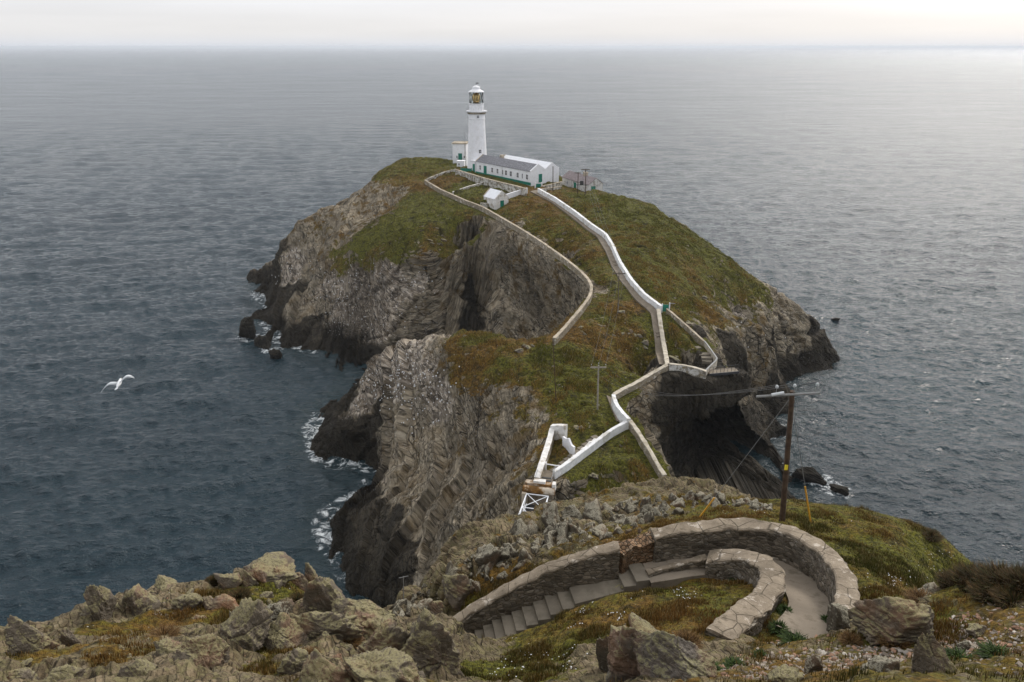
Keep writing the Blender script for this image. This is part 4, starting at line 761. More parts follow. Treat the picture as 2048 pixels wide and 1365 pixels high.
# green gate at the head of the lower wall
def box_thing(name, label, cat, loc, rz, parts, group=None):
    o = empty(name, loc, rz); tag(o, label, cat, group)
    for nm, lo, hi, mat in parts: MB().box(lo, hi).build(nm, mat, o)
    return o
g = isl.hit(1326, 624, 76, 330)
box_thing('gate', 'small green gate beside the white wall end with a pale cross post', 'gate', g, R(-8), [('gate_panel', (-0.1, -0.06, 0.1), (1.0, 0.06, 1.45), GREEN), ('post', (1.05, -0.1, -0.3), (1.25, 0.1, 1.9), WHITE_METAL), ('rail', (1.25, -0.05, 1.7), (2.2, 0.05, 1.82), GREY_ARM), ('hinge_post', (-0.32, -0.1, -0.3), (-0.12, 0.1, 1.6), WHITE)])
g = isl.hit(1073, 378, 76, 330)
box_thing('gate', 'green double gate between the white house corner and the path wall', 'gate', g, R(20), [('gate_panel', (-0.2, -0.05, 0.1), (1.5, 0.05, 1.5), GREEN), ('post', (-0.55, -0.2, -0.5), (-0.25, 0.2, 1.9), WHITE), ('post', (1.55, -0.2, -0.5), (1.85, 0.2, 1.9), WHITE)])

# ------------------------------------------------------------------ buildings on the island
def window(parent, M, w, h, bars=1, frame_mat=WHITE, pane_mat=DARK, proud=0.03):
    """M places the window: local x along the wall, z up, -y out of the wall"""
    t = 0.09; f = MB()
    f.box((-w/2 - t, -proud - 0.03, -t), (-w/2, 0.05, h + t), M).box((w/2, -proud - 0.03, -t), (w/2 + t, 0.05, h + t), M).box((-w/2, -proud - 0.03, h), (w/2, 0.05, h + t), M).box((-w/2 - t - .05, -proud - 0.09, -t - 0.1), (w/2 + t + .05, 0.05, -t), M).box((-w/2, -proud - 0.03, -t), (w/2, 0.05, 0), M)
    for i in range(1, bars + 1): f.box((-w/2 + w*i/(bars+1) - 0.035, -proud - 0.015, 0), (-w/2 + w*i/(bars+1) + 0.035, 0.05, h), M)
    f.box((-w/2, -proud - 0.015, h*0.5 - 0.03), (w/2, 0.05, h*0.5 + 0.03), M)
    o = f.build('window', frame_mat, parent); MB().box((-w/2, -proud + 0.02, 0), (w/2, 0.02, h), M).build('pane', pane_mat, o); return o
def door(parent, M, w, h, mat=GREEN):
    t = 0.10; f = MB().box((-w/2, -0.05, 0), (w/2, 0.04, h), M); o = f.build('door', mat, parent)
    MB().box((-w/2 - t, -0.09, 0), (-w/2, 0.04, h + t), M).box((w/2, -0.09, 0), (w/2 + t, 0.04, h + t), M).box((-w/2, -0.09, h), (w/2, 0.04, h + t), M).build('frame', mat, o)
    MB().box((w/2 - 0.2, -0.12, h*0.45), (w/2 - 0.1, -0.05, h*0.45 + 0.1), M).build('handle', DARK_METAL, o); return o
def frame_at(o, d, inv=False): return Matrix.Translation(o) @ Matrix.Rotation(math.atan2(d[1], d[0]), 4, 'Z')
def gable_body(m, L, W, h, rise, x0=0, y0=0):
    """house walls from (x0, y0): length L along x, width W along y"""
    vs = []
    for x in (x0, x0 + L): vs += [(x, y0, -1.5), (x, y0 + W, -1.5), (x, y0 + W, h), (x, y0 + W/2, h + rise), (x, y0, h)]
    return m.add(vs, [(0,1,2,3,4)[::-1], (5,6,7,8,9), (0,5,9,4), (1,2,7,6), (0,1,6,5)])
def gable_roof(L, W, h, rise, x0=0, y0=0, ov=0.25, t=0.14, ox=0.0):
    m = MB(); k = rise / (W / 2)
    for s in (0, 1):
        ye, yr = (y0 - ov, y0 + W/2) if s == 0 else (y0 + W + ov, y0 + W/2)
        ze, zr = h - ov * k + 0.02, h + rise + 0.02
        vs = [(x, y, z + dz) for dz in (0, t) for x, y, z in ((x0 - ox, ye, ze), (x0 + L + ox, ye, ze), (x0 + L + ox, yr, zr), (x0 - ox, yr, zr))]
        m.add(vs, [(0,3,2,1),(4,5,6,7),(0,1,5,4),(1,2,6,5),(2,3,7,6),(3,0,4,7)])
    return m
# --- keepers' house: two parallel ranges, their gables side by side
HA, HB = Vector(at_z(952, 345.6, 35)), Vector(at_z(1061.8, 368.7, 35))
hd = (HB - HA); HL = hd.length; hd.normalize(); hrz = math.atan2(hd.y, hd.x)
house = empty('keepers_house', HA, hrz); tag(house, 'long low white house with twin gables, slate front roof and green doors', 'house')
W1 = 5.8; EH, RS = 3.9, 1.75
gable_body(MB(), HL, W1, EH, RS).build('wall', WHITE, house)
gable_body(MB(), HL - 5.0, W1, EH, RS, 5.0, W1 + 0.01).build('rear_wall', WHITE, house)
gable_roof(HL - 0.9, W1, EH, RS, 0.45, 0).build('roof', SLATE, house)
gable_roof(HL - 5.9, W1, EH, RS, 5.45, W1 + 0.01).build('rear_roof', WHITE_ROOF, house)
def verge(x, y0): 
    m = MB(); k = RS / (W1/2)
    for s in (0, 1):
        ye, yr = (y0 - 0.1, y0 + W1/2) if s == 0 else (y0 + W1 + 0.1, y0 + W1/2)
        m.add([(xx, y, z) for xx in (x, x + 0.45) for y, z in ((ye, EH - 0.1*k), (yr, EH + RS), (yr, EH + RS + 0.24), (ye, EH - 0.1*k + 0.24))], [(0,1,2,3)[::-1],(4,5,6,7),(0,4,7,3),(1,2,6,5),(3,7,6,2),(0,1,5,4)])
    return m
verge(0.0, 0).build('verge', COPING2, house); verge(HL - 0.45, 0).build('verge', WHITE, house); verge(HL - 0.45, W1 + 0.01).build('verge', WHITE, house); verge(5.0, W1 + 0.01).build('verge', COPING2, house)
I4 = Matrix.Identity(4)
MB().box((-0.02, -0.13, -0.4), (HL + 0.0, -0.003, 0.42)).build('plinth', GREEN, house)
for f_, wd, hh, z0 in ((.085,.75,1.45,1.25),(.315,.85,1.5,1.2),(.415,.85,1.5,1.2),(.57,.95,1.5,1.2),(.655,.95,1.5,1.2),(.775,.95,1.5,1.2),(.935,.95,1.5,1.2)):
    window(house, Matrix.Translation((HL*f_, 0, z0)), wd, hh)
for f_ in (.51, .855): window(house, Matrix.Translation((HL*f_, 0, 1.2)), 0.4, 1.5, 0)
door(house, Matrix.Translation((HL*.182, -0.005, 0.15)), 1.35, 2.6)
GM = Matrix.Translation((HL, 0, 0)) @ Matrix.Rotation(R(90), 4, 'Z')
door(house, GM @ Matrix.Translation((W1*0.66, 0.0, 0.15)), 1.15, 2.5)
MB().bar((HL*0.5, -0.06, 0.4), (HL*0.5, -0.06, EH - 0.2), 0.05).build('drainpipe', GREY_ARM, house)
MB().box((6.5, W1*0.9, EH - 0.2), (7.5, W1*1.1, EH + RS + 0.5)).build('chimney', COPING2, house)
# --- lighthouse
LX, LY, _ = at_z(955, 340, 35); LB = Vector((LX, LY, 34.6))
LH = empty('lighthouse', LB); tag(LH, 'tall tapering white lighthouse tower with glazed lantern on the island top', 'lighthouse')
zg = 20.8
t_ = MB().lathe([(3.75, -1.5), (3.62, 0.4), (3.35, 4.0), (3.10, 9.0), (2.88, 14.0), (2.70, 18.8), (2.70, 19.2)], 48); tw = t_.build('tower', WHITE, LH, True)
MB().lathe([(2.71, 17.4), (2.80, 17.4), (2.80, 17.65), (2.71, 17.65)], 48).build('string_course', WHITE, LH, True)
cb = MB()
for k in range(28):
    a = 2*math.pi*k/28; Mk = Matrix.Rotation(a, 4, 'Z'); cb.box((2.6, -0.16, 19.15), (3.15, 0.16, 19.75), Mk)
cb.build('corbels', COPING2, LH)
MB().lathe([(2.5, 19.75), (3.45, 19.75), (3.55, 19.95), (3.55, 20.2), (2.5, 20.2)], 48).build('gallery', WHITE, LH)
rl = MB()
for k in range(24):
    a = 2*math.pi*k/24; c_, s_ = math.cos(a), math.sin(a); rl.bar((3.42*c_, 3.42*s_, 20.2), (3.42*c_, 3.42*s_, 21.25), 0.022, 5)
for z in (20.55, 20.9, 21.25): rl.tube([(3.42*math.cos(2*math.pi*k/48), 3.42*math.sin(2*math.pi*k/48), z) for k in range(49)], 0.02, 5)
rl.build('railing', GREY_METAL, LH)
MB().lathe([(2.42, 20.19), (2.42, 22.3), (2.55, 22.35), (2.55, 22.5), (2.3, 22.5)], 48).build('lantern_base', WHITE, LH, False)
gm = bpy.data.materials.new('lantern_glass'); gm.use_nodes = True; gb = gm.node_tree.nodes['Principled BSDF']; gb.inputs['Transmission Weight'].default_value = 1.0; gb.inputs['Roughness'].default_value = 0.02; gb.inputs['IOR'].default_value = 1.1; gb.inputs['Base Color'].default_value = (0.86, 0.92, 0.9, 1)
lan = MB().lathe([(2.22, 22.5), (2.22, 26.1)], 32)
lan.f = [f for f in lan.f if len(f) == 4]; lan.build('lantern_glazing', gm, LH, True)
lt = MB(); nb = 16
for k in range(nb):
    for sg in (-1, 1):
        for j in range(2):
            pts_ = [(2.26*math.cos(2*math.pi*(k + sg*(j + q/4.0)*0.5)/nb), 2.26*math.sin(2*math.pi*(k + sg*(j + q/4.0)*0.5)/nb), 22.5 + 3.6*(j + q/4.0)/2) for q in range(5)]; lt.tube(pts_, 0.06, 4)
lt.build('astragals', DARK_METAL, LH)
MB().lathe([(0.45, 22.3), (0.95, 22.9), (1.15, 23.6), (1.2, 24.3), (1.15, 25.0), (0.9, 25.6), (0.4, 25.9)], 16).build('lens', BRASS, LH, False)
MB().lathe([(1.3, 22.3), (1.3, 22.5), (0.3, 22.5)], 16).build('lens_table', DARK_METAL, LH)
MB().lathe([(2.5, 26.1), (2.62, 26.1), (2.62, 26.3), (2.3, 26.5), (1.7, 26.85), (1.35, 27.05), (1.3, 27.1), (1.3, 27.6), (1.38, 27.65), (1.1, 27.9), (0.6, 28.1), (0.12, 28.2), (0.1, 28.4)], 40).build('lantern_roof', WHITE, LH, False)
vane = MB().bar((0, 0, 28.3), (0, 0, 29.1), 0.05); vane.box((-0.1, -0.03, 28.8), (0.85, 0.03, 29.1)); vane.build('weathervane', DARK_METAL, LH)
to_cam = Vector((-LX, -LY, 0)).normalized()
def tower_window(ang, z, w, h, r):
    d = Matrix.Rotation(ang, 4, 'Z') @ to_cam; Mx = Matrix.Translation(d * r + Vector((0, 0, z))) @ Matrix.Rotation(math.atan2(d.y, d.x) + R(90), 4, 'Z'); return window(LH, Mx, w, h, 1)
tower_window(R(18), 6.4, 0.85, 1.15, 3.21)
tower_window(R(10), 17.95, 0.7, 0.8, 2.72)
# lobby at the foot of the tower
MB().box((-2.9, -0.4, -1.5), (-0.02, 4.5, 3.7)).box((-3.05, -0.55, 3.7), (-0.02, 4.5, 3.95)).build('entrance_lobby', WHITE, house)
door(house, Matrix.Translation((-0.62, -0.405, 0.15)), 0.95, 2.6)
# --- flat roofed service block left of the tower
SB = Vector(at_z(906, 331, 34.5)); sb = empty('service_block', SB, R(-6)); tag(sb, 'square white flat roofed block with a green door left of the lighthouse', 'building')
MB().box((0, 0, -2), (5.0, 5.5, 7.6)).build('wall', WHITE, sb)
MB().box((-0.25, -0.25, 7.6), (5.25, 5.75, 7.95)).build('roof', COPING2, sb)
door(sb, Matrix.Translation((2.75, 0, 1.9)), 1.2, 2.3)
for x in (1.55, 4.25): window(sb, Matrix.Translation((x, 0, 2.6)), 0.4, 0.8, 0)
LM = Matrix.Translation((0, 0, 0)) @ Matrix.Rotation(R(-90), 4, 'Z')
window(sb, LM @ Matrix.Translation((-1.2, 0, 1.2)), 0.5, 4.8, 0)
for x in (4.55,): MB().bar((x, -0.08, -1), (x, -0.08, 7.7), 0.07).build('drainpipe', COPING2, sb)
rr = MB()
for i in range(6): rr.bar((0.2 + i*0.9, 0.1, 7.95), (0.2 + i*0.9, 0.1, 9.0), 0.03, 5)
rr.bar((0.2, 0.1, 9.0), (4.7, 0.1, 9.0), 0.03, 5); rr.bar((0.2, 0.1, 8.5), (4.7, 0.1, 8.5), 0.025, 5); rr.build('roof_railing', GREY_METAL, sb)
MB().bar((4.2, 1.5, 7.9), (4.2, 1.5, 11.6), 0.05, 6).bar((3.7, 1.5, 11.2), (4.7, 1.5, 11.2), 0.03, 5).build('aerial', GREY_METAL, sb)
MB().box((2.0, -1.4, 1.6), (4.2, -0.01, 1.8)).bar((2.0, -1.35, 1.8), (2.0, -1.35, 2.8), .03, 5).bar((4.2, -1.35, 1.8), (4.2, -1.35, 2.8), .03, 5).bar((2.0, -1.35, 2.8), (4.2, -1.35, 2.8), .03, 5).bar((2.0, -1.35, 2.3), (4.2, -1.35, 2.3), .03, 5).build('landing', DARK_METAL, sb)
TB = Vector(isl.hit(921, 335, 76, 330)); tb = empty('water_tank', TB, R(-8)); tag(tb, 'small white box hut with a dark opening below the service block', 'hut')
MB().box((-1.3, 0, -0.8), (1.3, 2.2, 2.0)).build('wall', WHITE, tb); MB().box((-1.4, -0.1, 2.0), (1.4, 2.3, 2.2)).build('roof', WHITE, tb); window(tb, Matrix.Translation((-0.5, 0, 0.7)), 0.5, 0.6, 0)
GB = Vector(isl.hit(925, 344, 76, 330)); o = empty('green_fence', GB, R(-16)); tag(o, 'low solid green fence between the white box hut and the tower foot', 'fence')
MB().box((-0.6, -0.05, -0.5), (3.3, 0.05, 1.2)).build('panel', GREEN, o); 
for x in (-0.6, 1.3, 3.2): MB().box((x, -0.1, -0.6), (x + 0.14, 0.1, 1.35)).build('post', GREEN, o)
# --- stone cottage on the right
CA, CB = Vector(at_z(1124.4, 373, 32.8)), Vector(at_z(1177, 389.6, 32.8)); cd = CB - CA; CLn = cd.length
ct = empty('stone_cottage', CA, math.atan2(cd.y, cd.x)); tag(ct, 'grey stone cottage with purple slate roof and a central chimney right of the white house', 'cottage')
CW, CHt, CR = 5.0, 3.0, 1.7
gable_body(MB(), CLn, CW, CHt, CR).build('wall', STONE_COTTAGE, ct)
gable_roof(CLn, CW, CHt, CR, 0, 0, 0.25, 0.15, 0.12).build('roof', PURPLE, ct)
ch = MB().box((CLn*0.58, CW/2 - 0.5, CHt + CR - 0.6), (CLn*0.58 + 1.3, CW/2 + 0.5, CHt + CR + 0.9)).box((CLn*0.58 - 0.1, CW/2 - 0.6, CHt + CR + 0.9), (CLn*0.58 + 1.4, CW/2 + 0.6, CHt + CR + 1.1)).build('chimney', COPING2, ct)
MB().lathe([(0.2, 0), (0.16, 0.7), (0.22, 0.75)], 10, (CLn*0.58 + 0.65, CW/2, CHt + CR + 1.1)).build('chimney_pot', DARK_METAL, ch)
window(ct, Matrix.Translation((CLn*.2, 0, 1.0)), 0.7, 1.1, 1); door(ct, Matrix.Translation((CLn*.5, 0, 0)), 1.2, 2.3)
door(ct, Matrix.Translation((CLn, 0, 0)) @ Matrix.Rotation(R(90), 4, 'Z') @ Matrix.Translation((1.6, 0, -0.2)), 1.3, 2.5)
MB().box((CLn*.62, -0.12, 1.9), (CLn*.95, -0.003, 2.15)).build('lintel', STONE_COTTAGE, ct)
# --- small white hut
KA = Vector(isl.hit(991.4, 420, 76, 330)); kb = empty('white_hut', KA, R(35)); tag(kb, 'small white gabled hut with one green door beside the boundary wall', 'hut')
KW, KL, KH, KR = 4.4, 6.2, 3.0, 1.9
m = MB(); vs = []
for y in (0, KL): vs += [(0, y, -2), (KW, y, -2), (KW, y, KH), (KW/2, y, KH + KR), (0, y, KH)]
m.add(vs, [(0,1,2,3,4), (5,6,7,8,9)[::-1], (0,4,9,5), (1,6,7,2), (0,5,6,1)]); m.build('wall', WHITE_WORN, kb)
for s in (0, 1):
    xe, xr = (-0.2, KW/2) if s == 0 else (KW + 0.2, KW/2); k = KR/(KW/2)
    vs = [(x, y, z + dz) for dz in (0.02, 0.15) for x, y, z in ((xe, 0.35, KH - 0.2*k), (xe, KL - 0.35, KH - 0.2*k), (xr, KL - 0.35, KH + KR), (xr, 0.35, KH + KR))]
    MB().add(vs, [(0,3,2,1),(4,5,6,7),(0,1,5,4),(1,2,6,5),(2,3,7,6),(3,0,4,7)]).build('roof_slope', WHITE_ROOF, kb)
for y in (-0.05, KL - 0.3):
    m = MB()
    for s in (0, 1):
        xe, xr = (-0.22, KW/2) if s == 0 else (KW + 0.22, KW/2)
        m.add([(x, yy, z) for yy in (y, y + 0.36) for x, z in ((xe, KH - 0.25), (xr, KH + KR - 0.02), (xr, KH + KR + 0.28), (xe, KH + 0.05))], [(0,1,2,3),(4,7,6,5),(0,4,5,1),(3,2,6,7),(0,3,7,4),(1,5,6,2)])
    m.build('verge', COPING2 if y > 1 else WHITE_WORN, kb)
door(kb, Matrix.Translation((KW*0.5, 0, 0.1)), 1.0, 2.2)
MB().box((KW*0.2, -1.4, -0.9), (KW*1.0, -0.001, -0.08)).box((KW*0.25, -2.0, -1.2), (KW*1.25, -1.4, -0.5)).build('doorstep', STONE_COTTAGE, kb)
MB().box((-1.6, KL*0.55, -2), (-0.02, KL*0.9, 1.3)).build('lean_to', STONE_FAR, kb)
# --- iron platform on the cliff edge
pa, pb = Vector(at_z(1416, 745, 22.9)), Vector(at_z(1474, 742, 22.7)); d = pb - pa; d.z = 0; o = empty('cliff_platform', (pa.x, pa.y, 22.9), math.atan2(d.y, d.x)); tag(o, 'rusty railed platform on the cliff top above the dark cave', 'platform')
Lp = d.length; MB().box((0, -0.6, -0.15), (Lp, 1.0, 0)).build('deck', CONCRETE, o); m = MB()
for i in range(9): m.bar((Lp*i/8, -0.5, 0), (Lp*i/8, -0.5, 1.15), 0.035, 5)
m.bar((0, -0.5, 1.15), (Lp, -0.5, 1.15), 0.035, 5); m.bar((0, -0.5, 0.6), (Lp, -0.5, 0.6), 0.03, 5); m.build('railing', DARK_METAL, o); MB().box((0, -0.75, -0.4), (Lp, -0.6, 0.02)).build('girder', DARK_METAL, o)
# ------------------------------------------------------------------ footbridge to the island
ba = Vector(at_z(1075, 990, 20.0)); bdir = Vector((-0.22, -1, 0)).normalized(); br = empty('footbridge', ba, math.atan2(bdir.y, bdir.x) - R(90)); tag(br, 'white steel truss footbridge with a rusty girder at its island end', 'bridge')
BL = 26.0; bw = 1.45; m = MB()
for sx in (-1, 1):
    m.box((sx*bw - 0.07, 0, -0.10), (sx*bw + 0.07, BL, 0.06)).box((sx*bw - 0.07, 0, -1.62), (sx*bw + 0.07, BL, -1.48))
m.build('chords', WHITE_METAL, br); m = MB(); nb = 8
for i in range(nb):
    y0, y1 = BL*i/nb, BL*(i+1)/nb
    m.bar((-bw, y0, 0), (bw, y1, 0), 0.055, 5).bar((bw, y0, 0.0), (-bw, y1, 0.0), 0.055, 5).bar((-bw, y1, 0), (bw, y1, 0), 0.06, 5)
    for sx in (-1, 1): m.bar((sx*bw, y0, 0), (sx*bw, y1, -1.55), 0.05, 5).bar((sx*bw, y1, 0), (sx*bw, y1, -1.55), 0.05, 5)
    m.bar((-bw, y0, -1.5), (bw, y1, -1.5), 0.05, 5)
m.bar((-bw, 0.05, 0), (bw, 0.05, 0), 0.08, 6); m.build('bracing', WHITE_METAL, br)
MB().box((-bw + 0.08, 0, -1.75), (bw - 0.08, BL, -1.64)).build('deck', DARK_METAL, br)
MB().lathe([(0.45, -2.2), (0.52, -2.1), (0.52, 2.0), (0.45, 2.1)], 14).build('girder', RUST, br).matrix_local = Matrix.Translation((0.0, -0.7, 0.25)) @ Matrix.Rotation(R(90), 4, 'Y')
MB().box((-1.7, -1.9, 0.1), (1.9, -1.1, 0.95)).build('bearing_block', RUST, br); MB().box((-2.2, -1.7, 0.2), (-1.75, -0.9, 1.25)).box((-0.8, -1.85, 0.95), (0.8, -1.2, 1.3)).build('white_block', WHITE_WORN, br)
MB().box((-1.9, -3.4, -7), (2.1, -0.9, 0.05)).build('abutment', COPING, br); MB().box((1.5, -1.0, -7), (2.1, 0.2, 0.05)).build('pier', COPING2, br)
q = Vector(isl.hit(1092, 955, 76, 330)); o = empty('bridge_ramp', q, math.atan2(bdir.y, bdir.x) - R(90)); tag(o, 'short concrete ramp with two dark gratings at the island end of the bridge', 'ramp')
MB().box((-1.1, -1.5, -1.2), (1.1, 2.4, 0.22)).build('ramp', CONCRETE, o); MB().box((-0.9, 0.4, 0.225), (0.9, 0.7, 0.28)).box((-0.9, 1.1, 0.225), (0.9, 1.4, 0.28)).build('grating', DARK_METAL, o)
m = MB()
for sx in (-1, 1):
    for y in (-1.2, 0.6, 2.3): m.bar((sx*1.1, y, 0), (sx*1.1, y, 1.25), 0.035, 5)
    m.bar((sx*1.1, -1.2, 1.25), (sx*1.1, 2.3, 1.25), 0.035, 5)
m.build('handrail', GREY_METAL, o)
q = Vector(isl.hit(1087, 941, 76, 330)); o = empty('gate_cabinet', q, R(-6)); tag(o, 'small white cabinet with a long white barrier arm above the bridge', 'cabinet')
MB().box((-0.4, -0.3, -0.3), (0.4, 0.3, 1.3)).build('cabinet', WHITE, o, bevel=0.02); MB().bar((0.4, 0, 1.0), (2.2, -0.1, 0.85), 0.09, 6).build('barrier_arm', WHITE, o)
# ------------------------------------------------------------------ poles and wires
def insulator(m_parent, p, h=0.28):
    MB().bar(p, (p[0], p[1], p[2] + h), 0.012, 5).build('insulator_pin', GREY_ARM, m_parent)
    MB().lathe([(0.025, 0), (0.066, 0.025), (0.045, 0.05), (0.066, 0.075), (0.04, 0.11), (0.015, 0.13)], 10, (p[0], p[1], p[2] + h)).build('insulator', INSUL, m_parent, True)
PB = Vector((*head.hit(1567, 1047, 10, 60)[:2], 0)); PB.z = head.z(PB.x, PB.y)
PT = Vector(at_d(1585, 783, PB.y - 0.35)); pv = PT - PB
pole = empty('utility_pole', PB); tag(pole, 'tall brown timber utility pole just behind the hairpin wall', 'utility pole')
MB().bar((0, 0, -1.0), pv, 0.118, 12, 0.092).build('pole', TIMBER, pole, False)
pc = pole
ax = Vector((1, 0.03, 0.05)).normalized()
MB().bar(pv - ax*1.38 + Vector((0, -0.13, -0.07)), pv + ax*0.98 + Vector((0, -0.13, -0.07)), 0.05, 6).build('crossarm', GREY_ARM, pole)
ins = [pv + ax*s + Vector((0, -0.13, -0.03)) for s in (-0.66, 0.0, 0.84)]
for p in ins: insulator(pole, p, 0.26)
MB().box((pv.x*.46 - 0.15, pv.y*.46 - 0.15, pv.z*.46 - 0.12), (pv.x*.46 - 0.03, pv.y*.46 - 0.11, pv.z*.46 + 0.1)).build('warning_plate', YSIGN, pole)
MB().bar(pv + ax*-0.85 + Vector((0, -0.2, 0)), pv + ax*-0.4 + Vector((0, -0.2, 0.06)), 0.06, 8).build('strain_insulator', INSUL, pole)
GREY_TIMBER = simple('grey_timber', (0.27, 0.24, 0.20), 0.85, 0.2, 0.25, 5.0, 0.4, 0.01)
RUBBLE = masonry('ruddy_rubble', [(0.13, 0.075, 0.04), (0.30, 0.19, 0.11), (0.22, 0.13, 0.075), (0.38, 0.29, 0.2)], (0.05, 0.036, 0.022), 5.5)
def far_pole(label, base_px, top_y, r=0.12, arm=0.0, top_px=None, mat=TIMBER_GREY, ground=isl, d=(76, 330)):
    b = Vector(ground.hit(*base_px, *d)); n = at_d((top_px or base_px[0]), top_y, b.y); v = Vector(n) - b
    o = empty('utility_pole', b); tag(o, label, 'utility pole'); MB().bar((0, 0, -0.6), v, r, 8, r*0.8).build('pole', mat, o)
    if arm:
        MB().box((v.x - arm/2, v.y - 0.1, v.z - 0.45), (v.x + arm/2, v.y + 0.06, v.z - 0.25)).build('crossarm', mat, o)
        for s in (-0.45, 0, 0.45): insulator(o, (v.x + arm*s, v.y, v.z - 0.25 if s else v.z), 0.3)
    return b + v, o
T2, _ = far_pole('grey pole with a crossarm standing on the grass left of the white bend', (1195,823), 731, 0.14, 2.4, 1197, GREY_TIMBER)
T3, _ = far_pole('slim dark pole at the lower end of the boundary wall', (1113,808), 678, 0.07, 0, 1106, TIMBER)
T4, _ = far_pole('thin pole with a crossarm beside the middle of the white path wall', (1236,630), 544, 0.10, 2.4, 1238)
T5, _ = far_pole('dark pole rising in front of the white house gable', (1106,383), 333, 0.14, 0, 1106, TIMBER)
hb = Vector(isl.hit(1155, 391, 76, 330)); ho = empty('transformer_pole', hb, R(-8)); tag(ho, 'twin pole transformer structure in front of the stone cottage', 'utility pole')
for x in (0.0, 2.2): MB().bar((x, 0, -0.6), (x, 0, 7.6 if x else 6.6), 0.13, 8, 0.1).build('pole', TIMBER, ho)
MB().box((-0.4, -0.15, 2.9), (2.6, 0.15, 3.1)).build('platform', DARK_METAL, ho); MB().box((0.6, -0.4, 3.1), (1.6, 0.4, 4.2)).build('transformer', DARK_METAL, ho); MB().box((0.8, -0.1, 7.3), (3.3, 0.1, 7.5)).box((-1.0, -0.1, 6.3), (0.8, 0.1, 6.5)).build('crossarm', TIMBER, ho)
T6 = ho.matrix_basis @ Vector((2.2, 0, 7.5)); bpy.context.view_layer.update(); T6 = hb + Vector((2.2, -0.3, 7.5))
def catenary(a, b, sag, n=24): return [Vector(a).lerp(Vector(b), i/n) - Vector((0, 0, 4*sag*(i/n)*(1 - i/n))) for i in range(n + 1)]
def cable(label, a, b, sag, r, group):
    o = MB().tube(catenary(a, b, sag), r, 4).build('power_line', WIRE); tag(o, label, 'wire', group)
for k, (p, s) in enumerate(zip(ins, (-0.45, 0.02, 0.45))):
    cable('sagging power line from the timber pole across to the grassy island pole', PB + p + Vector((0, 0, 0.4)), T2 + Vector((2.4*s, 0, 0.1)), 2.2, 0.009, 'power lines from the big pole to the island')
    cable('power line between the lower and the middle island pole', T2 + Vector((2.4*s, 0, 0.1)), T4 + Vector((2.4*s, 0, 0.1)), 1.2, 0.013, 'power lines between the two island poles')
    cable('power line from the middle island pole up to the twin poles', T4 + Vector((2.4*s, 0, 0.1)), T6 + Vector((1.1*s, 0, 0.1)), 1.2, 0.016, 'power lines up to the twin poles')
def stay(label, gx, gy, tx, ty, d0, d1, f0, top):
    g0 = Vector(head.hit(gx, gy, d0, d1)); top = Vector(top); o = empty('stay_wire', g0); tag(o, label, 'stay wire')
    v = top - g0; MB().bar((0, 0, 0), v, 0.012, 5).build('wire', GREY_ARM, o)
    MB().bar(v*0.0, v*f0, 0.035, 8).build('guard', YELLOW, o); MB().bar(v.normalized()*-0.5, v.normalized()*0.15, 0.03, 6).build('anchor_rod', GREY_ARM, o)
stay('stay wire with a yellow guard right of the timber pole', 1622, 1050, 1585, 800, 10, 60, 0.33, PB + pv*0.93)
stay('stay wire with a yellow guard sloping left from the timber pole', 1397, 1038, 1585, 800, 10, 60, 0.19, PB + pv*0.97)
def pole_small(name, label, px, d, top_y, arm):
    b = Vector(head.hit(px[0], px[1], 10, 60)); v = Vector(at_d(px[0] + 1, top_y, b.y)) - b; o = empty(name, b); tag(o, label, 'post')
    MB().bar((0, 0, -0.3), v, 0.014, 6).build('post', GREY_METAL, o); MB().bar((v.x - arm/2, v.y, v.z - 0.05), (v.x + arm/2, v.y, v.z + 0.03), 0.012, 6).build('crossbar', GREY_ARM, o)
pole_small('marker_post', 'thin grey T shaped post on the crag edge above the dark cliff', (806,1188), 0, 1154, 0.30)
# ------------------------------------------------------------------ the zigzag path on the headland
Pa, Pb = Vector(at_z(1290, 1138, 57.6)), Vector(at_z(920, 1306, 54.9))
def slab(line, width, mat, name, depth=0.5, lift=0.0):
    P = smooth_line(resample(line, 0.3), 6); S = side_vecs(P); V = []; F = []; wd = width
    for i, (p, s) in enumerate(zip(P, S)):
        nse = 0.05 * float(vnoise(np.array([i * 0.31]), np.array([3.3]), s=9)[0]); h = wd/2 + nse; z = p.z + lift
        V += [(p.x - s.x*h, p.y - s.y*h, z - depth), (p.x - s.x*h, p.y - s.y*h, z), (p.x, p.y, z - 0.012), (p.x + s.x*h, p.y + s.y*h, z), (p.x + s.x*h, p.y + s.y*h, z - depth)]
    for i in range(len(P) - 1):
        for k in range(4): F.append((5*i + k, 5*i + 5 + k, 5*i + 6 + k, 5*i + 1 + k))
    m = MB(); m.v, m.f = V, F; o = m.build(name, mat); tag(o, kind='structure'); return o
slab(PATH_C[:-1], 1.5, CONCRETE, 'path')
dv = Pb - Pa; rz = math.atan2(dv.y, dv.x); SL = Vector((dv.x, dv.y, 0)).length
st_ = empty('stone_steps', Pa, rz); tag(st_, 'concrete steps dropping left beside the dark curved outer wall', 'steps')
edges = [0.0, 0.075, 0.14, 0.40, 0.465, 0.53, 0.595, 0.655, 0.71, 0.765, 0.815, 0.865, 0.91]; nst = len(edges); tot = Pa.z - Pb.z; z_ = 0.0
